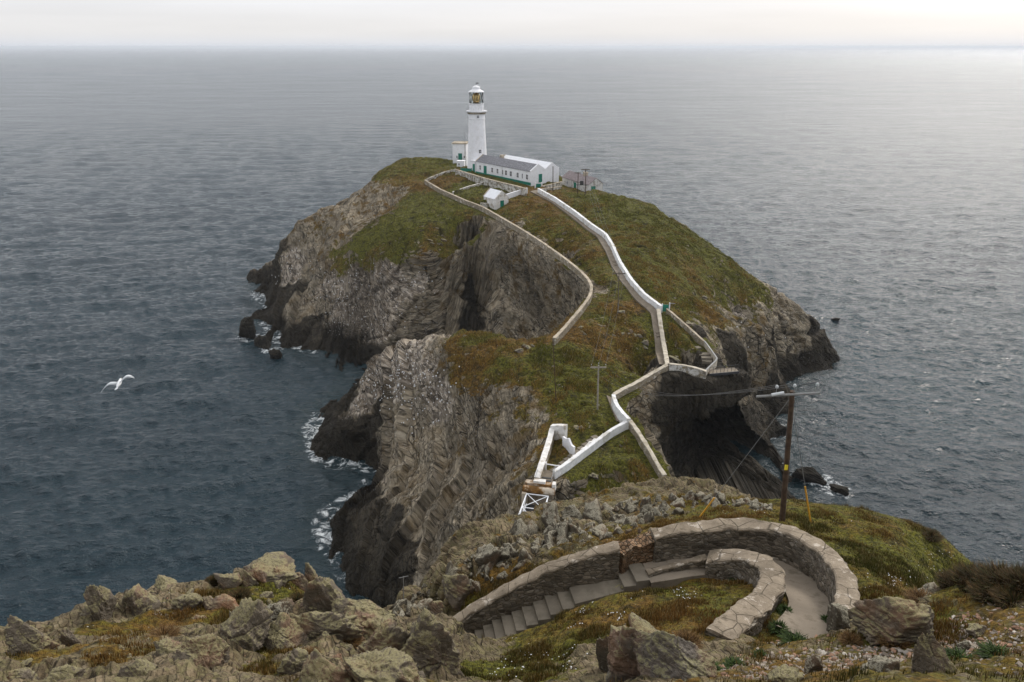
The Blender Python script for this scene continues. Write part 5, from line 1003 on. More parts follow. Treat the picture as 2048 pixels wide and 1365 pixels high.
for i in range(nst):
    x0, x1 = edges[i]*SL, (edges[i+1] if i + 1 < nst else 1.06)*SL
    gap = 0.45 if i in (2,) else (0.3 if i == nst - 1 else 0); r_ = (tot - 0.5) / nst
    m = MB(); n0 = len(m.v); m.box((x0, -0.55, z_ - 1.0), (x1 + 0.02, 0.60, z_))
    if i in (2,): m.v = [(x, y, z - (0.3 if x > x0 + 0.1 and z > z_ - 0.5 else 0)) for x, y, z in m.v]; z_ -= 0.3
    m.build('tread', STEP_C, st_, bevel=0.015); z_ -= r_
# outer wall, in two runs with a tumbled gap between
OUT_L = [(866,1268,55.4),(900,1245,55.7),(960,1205,56.45),(1030,1164,57.2),(1100,1131,57.8),(1160,1108,58.2),(1238,1090,58.55)]
OUT_R = [(1306,1066,58.7),(1370,1053,58.85),(1430,1047,58.95),(1500,1044,59.0),(1560,1051,59.1),(1610,1069,59.3),(1655,1100,59.5),(1686,1137,59.8),(1700,1170,60.0),(1698,1198,60.15),(1690,1215,60.2)]
PB_ = lambda x, y: HZF(x, y)
wall('curved_wall', 'left run of the stone parapet beside the steps, ending at a collapsed gap', 'wall', smooth_line(resample([at_z(*p) for p in OUT_L], 0.5), 3), 0.50, PB_, STONE_NEAR, COPING, 0.10, 0.0, 0.07, 31, 0.16)
wall('curved_wall', 'large curved outer stone parapet sweeping round the hairpin bend', 'wall', smooth_line(resample([at_z(*p) for p in OUT_R], 0.5), 3), 0.62, PB_, STONE_NEAR, COPING, 0.10, 0.0, 0.07, 32, 0.16)
wall('broken_wall', 'low tumbled remains of wall filling the gap between the two parapets', 'wall', smooth_line(resample([at_z(*p) for p in ((1234,1092,58.45),(1262,1084,58.35),(1286,1078,58.4),(1309,1068,58.6))], 0.3), 1), 0.7, PB_, RUBBLE, None, rough=0.14, seed=37, step=0.14, ragged=0.25)
wall('kerb', 'low narrow stone kerb between the path and the grass left of the inner wall', 'kerb', smooth_line(resample([at_z(*p) for p in ((1294,1144,57.7),(1340,1131,57.85),(1385,1119,58.05),(1412,1113,58.2))], 0.3), 1), 0.28, PB_, STONE_NEAR, COPING, 0.07, 0.0, 0.05, 38, 0.14)
IN_C = [(1416,1112,58.3),(1444,1107,58.5),(1485,1105,58.85),(1530,1116,59.15),(1550,1140,59.3),(1545,1172,59.5),(1520,1200,59.75),(1480,1232,60.1),(1440,1268,60.5)]
wall('curved_wall', 'thick inner stone wall curling round the hairpin bend with a broad pale top', 'wall', smooth_line(resample([at_z(*p) for p in IN_C], 0.4), 3), 0.76, PB_, STONE_NEAR, COPING, 0.10, 0.0, 0.07, 33, 0.16)
#ROCKS#
# ------------------------------------------------------------------ rocks
def finez(x, y):
    i = np.clip(np.interp(y, fine.D, np.arange(len(fine.D))), 0, len(fine.D) - 1.001); j = np.clip(np.interp(x / y, fine.A, np.arange(len(fine.A))), 0, len(fine.A) - 1.001)
    i0, j0 = int(i), int(j); fi, fj = i - i0, j - j0; Z = fine.Z
    return float((Z[i0, j0]*(1-fj) + Z[i0, j0+1]*fj)*(1-fi) + (Z[i0+1, j0]*(1-fj) + Z[i0+1, j0+1]*fj)*fi)
_ico = {}
def ico(n):
    if n not in _ico:
        bm = bmesh.new(); bmesh.ops.create_icosphere(bm, subdivisions=n, radius=1.0); bm.verts.ensure_lookup_table()
        _ico[n] = (np.array([v.co[:] for v in bm.verts]), np.array([[v.index for v in f.verts] for f in bm.faces])); bm.free()
    return _ico[n]
def rock_verts(seed, sub=5, planes=13, lean=(0, 0), pointy=0.0, rough=1.0):
    """an angular boulder about 1 m in radius: a solid cut by random planes, split along bedding and weathered"""
    rs = np.random.RandomState(seed); V, F = ico(sub); n = rs.normal(size=(planes, 3)); n /= np.linalg.norm(n, axis=1)[:, None]; dist = rs.uniform(0.52, 0.95, planes)
    q = V @ n.T; r = np.where(q > 0.05, dist[None] / np.maximum(q, 0.05), 9).min(1); r = np.minimum(r, 1.35)
    P = V * r[:, None]
    bd = rs.normal(size=3); bd /= np.linalg.norm(bd); bd = bd * 0.3 + np.array([0.62, 0.1, 0.7]); bd /= np.linalg.norm(bd); s = P @ bd
    x, y, z = (P * 1.6 + seed * 3.7).T; lay = s * 5.0 + fbm(x * .6, y * .6, z * .6, 2, seed + 5) * 0.9; fr = lay - np.floor(lay)
    d = fbm(x, y, z, 5, seed, 0.55) * 0.13 + (fr ** 2 - 0.35) * 0.075 * rough * (0.5 + 0.8 * _h(np.floor(lay).astype(np.int64), 0 * np.floor(lay).astype(np.int64), 0 * np.floor(lay).astype(np.int64), seed)) - np.maximum(0, 0.10 - np.abs(vnoise(x * 0.8, y * 0.8, z * 0.8, seed + 9))) * 1.2 * rough + ridge(x * 3, y * 3, z * 3, 3, seed + 3) * 0.034 + fbm(x * 14, y * 14, z * 14, 2, seed + 4) * 0.012
    P = P * (1 + d)[:, None]; P = P - np.outer(P @ bd, bd) * 0.18
    if pointy: k = np.clip((P[:, 2] + 1) / 2, 0, 1.2); P[:, :2] *= (1 - pointy * k)[:, None]
    P[:, 0] += lean[0] * (P[:, 2] + 1); P[:, 1] += lean[1] * (P[:, 2] + 1)
    return P, F
def rock(name, label, x, y, z, sx, sy, sz, rz, mat, seed, group=None, cat='rock', **k):
    P, F = rock_verts(seed, **k); o = np_mesh(name, P * np.array([sx, sy, sz]), F, mat, None, True, True)
    o.location = (x, y, z); o.rotation_euler = (0, 0, rz); tag(o, label, cat, group); return o
def boulder(label, px, py, w, h, mat, seed, dy=0.8, rz=0.0, sink=0.5, **k):
    """base centre, width and height in photo pixels"""
    X, Y, Z = head.hit(px, py, 6, 60); dep = Y * CP + (CAM_H - Z) * SP; s = dep / FPX; hw = w * s / 2; hh = h * s / 0.80 / (1.9 - sink)
    Y2 = Y + hw * dy * 0.5; Z2 = 0.35 * Z + 0.65 * head.z(X, Y2)
    return rock('boulder', label, X, Y2, Z2 + hh * (0.82 - sink), hw * 1.12, hw * dy, hh, rz, mat, seed, cat='boulder', **k)
LI, GY, RU, DK = ROCK_LICHEN, ROCK_GREY, ROCK_RUDDY, ROCK_DARK
for a in [
 ('tall pointed spire of rock standing alone at the left cliff edge', 200,1242,64,90,LI,11,dict(pointy=0.3, lean=(-0.1,0), sub=6)),
 ('large lichen covered boulder at the far left edge of the ledge', 46,1308,86,62,LI,12,dict(sub=6)),
 ('narrow upright rock right of the far left boulder', 141,1298,40,54,LI,13,dict(pointy=0.2)),
 ('grey green rock just right of the tall spire', 266,1225,74,54,LI,14,{}),
 ('flat low rock on the skyline between the spire and the ridge', 332,1184,66,26,LI,15,{}),
 ('rounded grey rock at the left of the ridge crest', 460,1182,50,42,LI,16,{}),
 ('upright grey rock second from the left on the ridge crest', 497,1177,40,42,LI,17,{}),
 ('small orange rock in the middle of the ridge crest', 527,1170,30,30,RU,18,{}),
 ('orange rock with a flat top right of the middle of the ridge crest', 558,1172,34,28,RU,19,{}),
 ('long yellow green capping rock along the top of the ridge', 528,1166,118,32,LI,20,dict(rough=0.6)),
 ('pinkish rock near the right end of the ridge crest', 594,1176,34,32,RU,21,{}),
 ('mossy rock at the right end of the ridge crest', 620,1168,36,36,LI,22,{}),
 ('big smooth mossy slab falling away at the right side of the ridge', 652,1244,100,98,LI,23,dict(sub=6, lean=(-0.15,0), rough=0.5)),
 ('medium grey rock left of the dark bush on the ridge', 386,1220,50,42,LI,24,{}),
 ('small pinkish rock in the grass below the ridge', 420,1226,42,34,RU,25,{}),
 ('orange tinted rock half way up the ledge', 459,1230,52,34,RU,26,{}),
 ('pale bare slab lying below the right end of the ridge', 558,1250,66,54,GY,27,dict(sub=6, rough=0.5)),
 ('large mossy wedge shaped boulder in the middle of the left ledge', 476,1302,108,86,LI,28,dict(sub=6, lean=(0.1,0))),
 ('big boulder with a shaded steep left face in front of the wedge boulder', 398,1345,104,96,LI,29,dict(sub=6)),
 ('light grey lichened rock right of the wedge boulder', 554,1298,84,52,LI,30,dict(sub=6)),
 ('broad pale rock with a rippled top below the mossy slab', 640,1293,118,66,LI,31,dict(sub=6)),
 ('pale green boulder at the centre right of the left ledge', 742,1266,112,74,LI,32,dict(sub=6)),
 ('long leaning rock under the pale green boulder', 766,1338,100,90,LI,33,dict(sub=6, lean=(-0.12,0))),
 ('tall dark leaning slab at the right end of the left ledge', 856,1350,150,142,LI,34,dict(lean=(-0.12,0), pointy=0.1, sub=6)),
 ('rock filling the bottom edge below the rippled rock', 640,1376,120,84,LI,35,{}),
 ('wide rock on the bottom edge left of the leaning slab', 752,1384,150,74,LI,36,dict(sub=6)),
 ('rounded rock on the bottom edge at the far left', 115,1380,86,56,LI,37,{}),
 ('small rock in the bottom left corner', 38,1368,56,42,LI,38,{}),
 ('mossy boulder on the bottom edge left of the big steep boulder', 277,1378,92,76,LI,39,{}),
 ('flat topped rock above the mossy bottom edge boulder', 336,1336,66,50,LI,40,{}),
 ('small rock between the steep boulder and the bottom edge rocks', 590,1356,58,56,LI,41,{}),
 ('large cracked boulder with a mossy top in front of the inner wall', 1345,1362,162,118,ROCK_PALE,142,dict(sub=6, sink=0.45, rough=0.8)),
 ('big lichen crowned boulder left of the large cracked boulder', 1262,1358,130,124,ROCK_PALE,161,dict(sub=6, sink=0.45, rough=0.8)),
 ('mossy cap rock wedged behind the lichen crowned boulder', 1292,1300,116,52,LI,43,dict(rough=0.6)),
 ('pointed grey shard leaning against the left of the cracked boulder', 1216,1348,58,84,GY,44,dict(pointy=0.4)),
 ('pale loose block at the end of the outer wall', 1683,1268,62,44,GY,45,{}),
 ('long grey overhanging slab right of the outer wall end', 1806,1283,178,72,LI,46,dict(sub=6, rough=0.8)),
 ('triangular lichened rock standing in the gravel at the lower right', 1874,1372,124,112,LI,47,dict(sub=6, pointy=0.5, lean=(-0.18,0))),
 ('low grey rock in the grass above the long slab', 1868,1200,66,26,GY,48,{}),
 ('pale jagged rock in the gravel left of the triangular rock', 1764,1368,88,52,GY,49,{}),
 ('small squat rock in the gravel below the path end', 1630,1350,42,34,GY,50,{}),
 ('mossy rock on the bottom edge below the path end', 1578,1372,74,42,LI,51,{}),
 ('small pale rock at the right of the gravel bank', 1934,1303,34,22,GY,52,{}),
 ('flat greenish rock at the top of the gravel bank', 1962,1271,48,22,LI,53,{}),
 ('grey rock standing on the brink below the broken wall gap', 1110,1180,44,34,GY,54,{}),
 ('weathered grey rock left of the upper parapet run', 920,1215,70,56,LI,55,{}),
 ('small mossy rock left of the foot of the parapet', 862,1228,50,40,LI,56,{}),
]: boulder(*a[:4], a[4] * (0.86 if a[1] < 900 else 1), a[5], a[6], rz=random.uniform(-0.5, 0.5), **a[7])
# the jumbled crag between the path and the island
protos = [rock('crag_rock', None, 0, 0, 0, 1, 1, 1, 0, ROCK_GREY, 100 + i, sub=4, rough=1.2, pointy=0.15 * (i % 3)) for i in range(9)]
rc = random.Random(5); crag = []
SIL = [(760,1225),(880,1160),(960,1110),(1040,1070),(1150,1046),(1240,1016),(1400,996),(1480,1004),(1560,1024)]
LOW = [(760,1240),(880,1215),(960,1180),(1040,1140),(1150,1095),(1240,1068),(1400,1018),(1480,1016),(1560,1030)]
tries = 0
while len(crag) < 230 and tries < 6000:
    tries += 1
    px = rc.uniform(790, 1540); u = rc.random() ** (1.0 if px < 1250 else 1.6); y0 = float(np.interp(px, [a[0] for a in SIL], [a[1] for a in SIL])); y1 = float(np.interp(px, [a[0] for a in LOW], [a[1] for a in LOW])); py = y0 + (y1 - y0) * u
    if px > 1250 and rc.random() < 0.45: continue
    X, Y, Z = head.hit(px, py, 10, 60); w = (13 + 60 * rc.random() ** 2) * (1.0 if px < 1200 else 0.7); s = (Y * CP + (CAM_H - Z) * SP) / FPX * w / 2
    if any((X - c[0])**2 + (Y - c[1])**2 < (0.52 * (s + c[2]))**2 for c in crag): continue
    crag.append((X, Y, s)); i = len(crag) - 1
    o = protos[i] if i < len(protos) else protos[i % len(protos)].copy()
    if i >= len(protos): scene.collection.objects.link(o)
    o.location = (X, Y, finez(X, Y) - s * 0.15); o.rotation_euler = (rc.uniform(-.25, .25), rc.uniform(.05, .5), rc.choice((0, 3.14)) + rc.uniform(-.5, .5)); o.scale = (s * rc.uniform(.6, 1.1), s * rc.uniform(.8, 1.3), s * rc.uniform(.8, 1.6))
    tag(o, 'grey frost shattered rock of the jumbled crag above the dark cliff', 'rock', 'grey rocks of the jumbled crag')
k = 0
while k < 64:                                            # smaller rocks breaking the turf of the left ledge
    px, py = rc.uniform(10, 900), rc.uniform(1160, 1362); top = float(np.interp(px, [0,190,330,530,640,700,830,900],[1262,1215,1180,1140,1170,1235,1200,1270]))
    if py < top + 6 or (150 < px < 430 and 1225 < py < 1330 and rc.random() < 0.75): continue
    X, Y, Z = head.hit(px, py, 6, 60); s = (Y * CP + (CAM_H - Z) * SP) / FPX * rc.uniform(12, 40) / 2; o = protos[k % 9].copy(); o.data = protos[k % 9].data.copy(); o.data.materials.clear(); o.data.materials.append(LI if rc.random() < 0.75 else RU); scene.collection.objects.link(o); k += 1
    o.location = (X, Y, finez(X, Y) + s * 0.1); o.rotation_euler = (rc.uniform(-.3, .3), rc.uniform(-.3, .3), rc.uniform(0, 6.28)); o.scale = (s * rc.uniform(.9, 1.4), s * rc.uniform(.7, 1.1), s * rc.uniform(.6, 1.1)); o.name = 'lichened_rock'; tag(o, 'smaller lichened rock breaking through the turf of the left ledge', 'rock', 'small rocks of the left ledge')
# rubble in the gap of the parapet and below it
for i in range(26):
    px, py = rc.uniform(1236, 1312), rc.uniform(1082, 1118); X, Y, Z = head.hit(px, py, 10, 60); s = rc.uniform(0.06, 0.15)
    o = protos[i % 9].copy(); o.data = protos[i % 9].data.copy(); o.data.materials.clear(); o.data.materials.append(RU); scene.collection.objects.link(o)
    o.location = (X, Y, max(Z, finez(X, Y)) + s * 0.5 + (0.35 if 1250 < px < 1300 and py < 1100 else 0)); o.rotation_euler = [rc.uniform(0, 6.28) for _ in range(3)]; o.scale = (s * 1.4, s, s * 0.7)
    o.name = 'fallen_stone'; tag(o, 'ruddy fallen wall stone in the gap of the parapet', 'stone', 'fallen stones in the wall gap')
# kerb stones along the grass side of the steps
for i in range(22):
    t = (i + 3 + rc.uniform(-.3, .3)) / 25; px, py = 1296 - 372*t, 1147 + 166*t + (6 if t > .3 else 0); z = 57.6 - 2.75*t; X, Y, Z = at_z(px, py + 3, z); s = rc.uniform(0.10, 0.20)
    o = protos[i % 9].copy(); o.data = protos[i % 9].data.copy(); o.data.materials.clear(); o.data.materials.append(LI); scene.collection.objects.link(o); o.location = (X, Y - 0.05, z); o.rotation_euler = (0, 0, rc.uniform(0, 6.28)); o.scale = (s * 1.5, s, s * 0.8)
    o.name = 'kerb_stone'; tag(o, 'rough kerb stone edging the grass side of the concrete steps', 'stone', 'kerb stones along the steps')
# rocks standing in the sea
def sea_rock(label, px, py, w, h, seed, rz, dy=0.5, mat=ROCK_DARK, **k):
    X, Y, _ = at_z(px, py, 0); s = (Y * CP + CAM_H * SP) / FPX; rock('sea_rock', label, X, Y, h * s * 0.18, w * s / 2, w * s / 2 * dy, h * s * 0.72, rz, mat, seed, cat='rock', sub=5, rough=1.6, **k)
sea_rock('jagged dark reef rock standing highest and farthest left off the island', 497, 672, 56, 50, 201, R(-50), 0.7, pointy=0.35)
sea_rock('long low dark rock in the middle of the left reef', 527, 692, 64, 34, 207, R(-55), 0.55, pointy=0.25)
sea_rock('small black rock at the end of the left reef', 553, 716, 34, 22, 202, 0.3, 0.6)
sea_rock('black wedge rock just off the right foot of the cave cliff', 1552, 864, 52, 26, 203, R(-20), 0.6, pointy=0.3)
sea_rock('dark reef rock awash behind the tall timber pole', 1622, 956, 66, 26, 204, R(-25), 0.45)
sea_rock('low awash rock at the outer end of the right reef', 1676, 980, 44, 12, 205, R(-35), 0.4)
sea_rock('low skerry off the right tip of the island', 1672, 640, 20, 6, 206, 0, 0.5)
# ------------------------------------------------------------------ loose stones, turf and flowers of the headland
def tinted(name, V, F, C, mat=BLADES, tris=True):
    o = np_mesh(name, V, F, mat, None, False, tris); set_attr(o, 'tint', np.concatenate([C, np.ones((len(C), 1))], 1)); tag(o, kind='stuff'); return o
rs = np.random.RandomState(21)
def inside(poly, x, y):
    c = False; n = len(poly)
    for i in range(n):
        (x0, y0), (x1, y1) = poly[i], poly[i-1]
        if (y0 > y) != (y1 > y) and x < (x1 - x0) * (y - y0) / (y1 - y0) + x0: c = not c
    return c
SCREE = [([(1440,1330),(1560,1280),(1650,1268),(1740,1290),(1830,1300),(1900,1240),(2048,1190),(2048,1365),(1440,1365)], 5200, (0.016, 0.085)), ([(300,1215),(420,1150),(440,1185),(380,1230),(310,1240)], 260, (0.012, 0.04)), ([(440,1330),(540,1300),(590,1340),(560,1365),(430,1365)], 320, (0.01, 0.03)), ([(100,1290),(380,1250),(400,1330),(150,1340)], 160, (0.01, 0.03)), ([(530,1160),(610,1180),(640,1200),(560,1190)], 120, (0.012, 0.04)), ([(1230,1080),(1310,1072),(1300,1100),(1240,1112)], 160, (0.02, 0.06))]
V0, F0 = ico(1); Vs, Fs, Cs = [], [], []; nb = 0
for poly, n, (a, b) in SCREE:
    xs, ys = [p[0] for p in poly], [p[1] for p in poly]; k = 0
    while k < n:
        px, py = rs.uniform(min(xs), max(xs)), rs.uniform(min(ys), max(ys))
        if not inside(poly, px, py): continue
        k += 1; X, Y, Z = head.hit(px, py, 6, 60); s = a + (b - a) * rs.random_sample() ** 3.2
        P = V0 * (1 + rs.uniform(-.38, .3, len(V0)))[:, None] * np.array([1, rs.uniform(.55, 1), rs.uniform(.3, .7)]) * s; t = rs.uniform(0, 6.28); c_, s_ = math.cos(t), math.sin(t); tl = rs.uniform(-.5, .5)
        P = np.stack([P[:, 0]*c_ - P[:, 1]*s_, P[:, 0]*s_ + P[:, 1]*c_, P[:, 2] + tl*P[:, 0]], 1) + (X, Y, finez(X, Y) + s*0.2)
        u = rs.random_sample(); col = np.array((0.29, 0.245, 0.20) if u < .40 else (0.29, 0.175, 0.115) if u < .70 else (0.42, 0.38, 0.33) if u < .78 else (0.14, 0.115, 0.09)) * rs.uniform(.6, 1.15)
        Vs.append(P); Fs.append(F0 + nb); nb += len(P); Cs.append(np.repeat(col[None], len(P), 0))
tinted('scree', np.concatenate(Vs), np.concatenate(Fs), np.concatenate(Cs))
def blades(name, X, Y, Z, hgt, wid, col, lean=0.5, tipcol=1.25):
    n = len(X); t = rs.uniform(0, 2*math.pi, n); l = rs.uniform(0.1, lean, n) * hgt; t2 = rs.uniform(0, 2*math.pi, n) * 0.35 + 0.3
    dx, dy = np.cos(t) * wid / 2, np.sin(t) * wid / 2; lx, ly = np.cos(t2) * l, np.sin(t2) * l
    a = np.stack([X - dx, Y - dy, Z - 0.02], 1); b = np.stack([X + dx, Y + dy, Z - 0.02], 1); m1 = np.stack([X - dx*.6 + lx*.35, Y - dy*.6 + ly*.35, Z + hgt*.6], 1); m2 = np.stack([X + dx*.6 + lx*.35, Y + dy*.6 + ly*.35, Z + hgt*.6], 1); c = np.stack([X + lx, Y + ly, Z + hgt], 1)
    V = np.stack([a, b, m1, m2, c], 1).reshape(-1, 3); i = np.arange(n)[:, None] * 5
    F = np.concatenate([i + [[0, 1, 3]], i + [[0, 3, 2]], i + [[2, 3, 4]]], 1).reshape(-1, 3)
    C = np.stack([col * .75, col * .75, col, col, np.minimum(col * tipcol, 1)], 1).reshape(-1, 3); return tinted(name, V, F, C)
def turf():
    P = fine.P; X, Y, Z = fine.X2.ravel(), fine.Y2.ravel(), fine.Z.ravel(); w = np.clip(P[:, 0] - 0.35, 0, 1) * (Y > 8) * (Y < 46) * (np.abs(X / Y) < 0.98)
    scr = np.clip(1 - P[:, 2] * 1.6, 0.05, 1); w = w * scr
    pd, _ = dist_poly(X, Y, PATH_C[:-1]); pd2, _ = dist_poly(X, Y, STEP_L[:2]); w = w * (pd > 0.85) * (pd2 > 0.82)
    patch = np.clip(0.35 + 0.9 * fbm(X / 0.8, Y / 0.8, o=3, s=222), 0.05, 1.2); w = w * patch
    i = rs.choice(len(w), 170000, p=w / w.sum()); x, y = X[i] + rs.uniform(-.05, .05, len(i)), Y[i] + rs.uniform(-.05, .05, len(i)); z = Z[i]
    o = np.clip(P[i, 1] + 0.55 * fbm(x / 2.4, y / 2.4, o=3, s=230) + rs.uniform(-.35, .35, len(i)), 0, 1)[:, None]
    g = np.array([0.055, 0.060, 0.012]) * (1 - o) + np.array([0.165, 0.088, 0.024]) * o; g = g * rs.uniform(.5, 1.5, (len(i), 1)); st = rs.random_sample(len(i)) < 0.10; g[st] = np.array([0.30, 0.235, 0.11]) * rs.uniform(.7, 1.2, (st.sum(), 1))
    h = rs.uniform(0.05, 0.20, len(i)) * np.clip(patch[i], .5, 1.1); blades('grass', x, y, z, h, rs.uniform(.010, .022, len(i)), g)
turf()
def flowers():
    Vs, Fs, Cs, nb = [], [], [], 0
    for poly, n in (([(960,1340),(1120,1290),(1200,1350),(1000,1362)], 20), ([(1130,1275),(1240,1215),(1290,1190),(1250,1260)], 12), ([(1340,1190),(1410,1160),(1400,1215)], 9), ([(1725,1160),(1880,1120),(1900,1170),(1740,1200)], 18), ([(1800,1080),(1900,1110),(1830,1130)], 6), ([(1500,1030),(1560,1030),(1540,1040),(1450,1035)], 6), ([(1140,1230),(1180,1215),(1170,1240)], 5)):
        xs, ys = [p[0] for p in poly], [p[1] for p in poly]; k = 0
        while k < n:
            px, py = rs.uniform(min(xs), max(xs)), rs.uniform(min(ys), max(ys))
            if not inside(poly, px, py): continue
            k += 1; X, Y, Z = head.hit(px, py, 6, 60)
            for _ in range(rs.randint(1, 5)):
                x, y = X + rs.normal(0, .10), Y + rs.normal(0, .10); z = finez(x, y) + rs.uniform(.08, .2); s = rs.uniform(.010, .022)
                P = np.array([[0, 0, .6], [1, 0, 0], [.5, .87, .1], [-.5, .87, 0], [-1, 0, .1], [-.5, -.87, 0], [.5, -.87, .1]]) * s + (x, y, z); Vs.append(P); Fs.append(np.array([[0, 1 + q, 1 + (q + 1) % 6] for q in range(6)]) + nb); nb += 7; Cs.append(np.full((7, 3), .66))
    tinted('sea_campion', np.concatenate(Vs), np.concatenate(Fs), np.concatenate(Cs))
flowers()
def tuft_mesh(seed, n, rad, hgt, wid, cols, arch=0.6, up=0.5):
    q = np.random.RandomState(seed); V, F, C = [], [], []
    for i in range(n):
        t = q.uniform(0, 6.28); r0 = rad * 0.55 * math.sqrt(q.random_sample()); a = Vector((math.cos(t)*r0, math.sin(t)*r0, 0)); t2 = t + q.normal(0, .5); h = hgt * q.uniform(.55, 1.1) * (1 - 0.45 * r0 / rad); out = rad * q.uniform(.2, 1) * arch
        p = [a, a + Vector((math.cos(t2)*out*.4, math.sin(t2)*out*.4, h*.65)), a + Vector((math.cos(t2)*out, math.sin(t2)*out, h * q.uniform(up, 1)))]; sd = Vector((-math.sin(t2), math.cos(t2), 0)) * wid * q.uniform(.6, 1.3) / 2
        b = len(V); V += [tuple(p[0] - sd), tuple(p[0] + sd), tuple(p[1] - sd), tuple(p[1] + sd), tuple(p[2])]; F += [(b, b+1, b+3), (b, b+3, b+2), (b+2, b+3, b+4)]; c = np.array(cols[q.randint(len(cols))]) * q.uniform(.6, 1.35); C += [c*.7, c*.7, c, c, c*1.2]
    return np.array(V), np.array(F), np.array(C)
HEATH = [(0.036, 0.023, 0.009), (0.062, 0.036, 0.013), (0.022, 0.018, 0.006), (0.085, 0.050, 0.018), (0.04, 0.042, 0.010)]; FERN = [(0.022, 0.040, 0.008), (0.038, 0.060, 0.012), (0.016, 0.028, 0.006)]; DRY = [(0.12, 0.065, 0.022), (0.07, 0.036, 0.014), (0.17, 0.105, 0.045)]
def plant(name, label, cat, px, py, rad, hgt, wid, n, cols, seed, group=None, **k):
    X, Y, Z = head.hit(px, py, 6, 60); V, F, C = tuft_mesh(seed, n, rad, hgt, wid, cols, **k); o = np_mesh(name, V, F, BLADES, None, False, True); set_attr(o, 'tint', np.concatenate([C, np.ones((len(C), 1))], 1)); o.location = (X, Y, finez(X, Y) - 0.03); tag(o, label, cat, group)
for i, (px, py, r, h, lb) in enumerate([(1905,1185,.55,.42,'dark heather bush left of the tall heather on the right skyline'),(1950,1188,.75,.62,'tallest dark heather bush on the right skyline'),(2000,1190,.8,.58,'wide dark heather bush right of the tallest one'),(2048,1192,.7,.60,'dark heather bush cut by the right picture edge'),(1975,1215,.6,.35,'low dark heather in front of the tall bushes'),(2025,1220,.6,.35,'low dark heather near the right picture edge'),
  (595,1215,.42,.34,'round dark bush below the right end of the ridge crest'),(478,1205,.5,.30,'wide dark bush in the middle of the left ledge'),(428,1172,.32,.30,'small dark bush left of the ridge crest'),(1860,1080,.6,.3,'dark heather on the right hand cliff edge')]):
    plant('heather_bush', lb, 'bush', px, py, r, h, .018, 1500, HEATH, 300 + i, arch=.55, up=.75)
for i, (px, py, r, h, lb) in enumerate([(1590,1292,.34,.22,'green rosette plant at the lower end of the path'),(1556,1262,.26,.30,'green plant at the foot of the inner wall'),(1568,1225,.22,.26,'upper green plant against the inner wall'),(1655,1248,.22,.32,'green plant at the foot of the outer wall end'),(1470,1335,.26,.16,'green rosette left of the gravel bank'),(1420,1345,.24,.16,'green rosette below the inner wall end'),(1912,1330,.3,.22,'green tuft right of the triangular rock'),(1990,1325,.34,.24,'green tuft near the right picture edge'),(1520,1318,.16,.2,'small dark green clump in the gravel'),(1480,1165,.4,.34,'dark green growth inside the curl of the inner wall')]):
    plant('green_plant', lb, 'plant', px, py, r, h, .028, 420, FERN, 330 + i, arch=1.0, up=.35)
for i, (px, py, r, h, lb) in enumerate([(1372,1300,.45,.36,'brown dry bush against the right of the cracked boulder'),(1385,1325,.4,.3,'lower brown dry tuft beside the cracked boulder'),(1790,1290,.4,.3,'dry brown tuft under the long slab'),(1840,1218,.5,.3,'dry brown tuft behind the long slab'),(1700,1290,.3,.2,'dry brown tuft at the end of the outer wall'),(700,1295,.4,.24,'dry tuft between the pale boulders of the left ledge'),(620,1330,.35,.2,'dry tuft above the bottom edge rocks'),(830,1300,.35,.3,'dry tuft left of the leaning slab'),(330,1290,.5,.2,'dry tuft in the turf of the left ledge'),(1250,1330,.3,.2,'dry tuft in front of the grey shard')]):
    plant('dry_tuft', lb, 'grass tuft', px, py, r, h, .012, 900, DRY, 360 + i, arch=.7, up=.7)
def island_turf():
    P = isle.P; X, Y, Z = [v.ravel() for v in isle.V]; w = np.clip(P[:, 0] - 0.5, 0, .6) * (isle.sl.ravel() < 1.3) * (Z > 5); cm = np.full(X.shape, 1e9); k = np.nonzero(w > 0)[0]
    for W_ in MADE: cm[k] = np.minimum(cm[k], dist_poly(X[k], Y[k], W_)[0])
    w = w * (cm > 1.6); hl = (X > -20) & (X < 32) & (Y > 225); w = w * (~hl); w = w * np.clip(0.2 + 1.3 * fbm(X / 2.5, Y / 2.5, o=3, s=410), 0.02, 1.3)
    i = rs.choice(len(w), 90000, p=w / w.sum()); x, y, z = X[i] + rs.uniform(-.2, .2, len(i)), Y[i] + rs.uniform(-.2, .2, len(i)), Z[i] - 0.03
    o = np.clip(P[i, 1] + 0.6 * fbm(x / 6, y / 6, o=3, s=430) + rs.uniform(-.3, .3, len(i)), 0, 1)[:, None]
    g = np.array([0.088, 0.088, 0.010]) * (1 - o) + np.array([0.19, 0.112, 0.025]) * o; g = g * rs.uniform(.35, 1.6, (len(i), 1)); q = rs.random_sample(len(i)) < 0.07; g[q] = np.array([0.26, 0.22, 0.12]) * rs.uniform(.6, 1.2, (q.sum(), 1))
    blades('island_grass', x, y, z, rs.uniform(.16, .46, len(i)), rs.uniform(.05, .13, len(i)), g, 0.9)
island_turf()
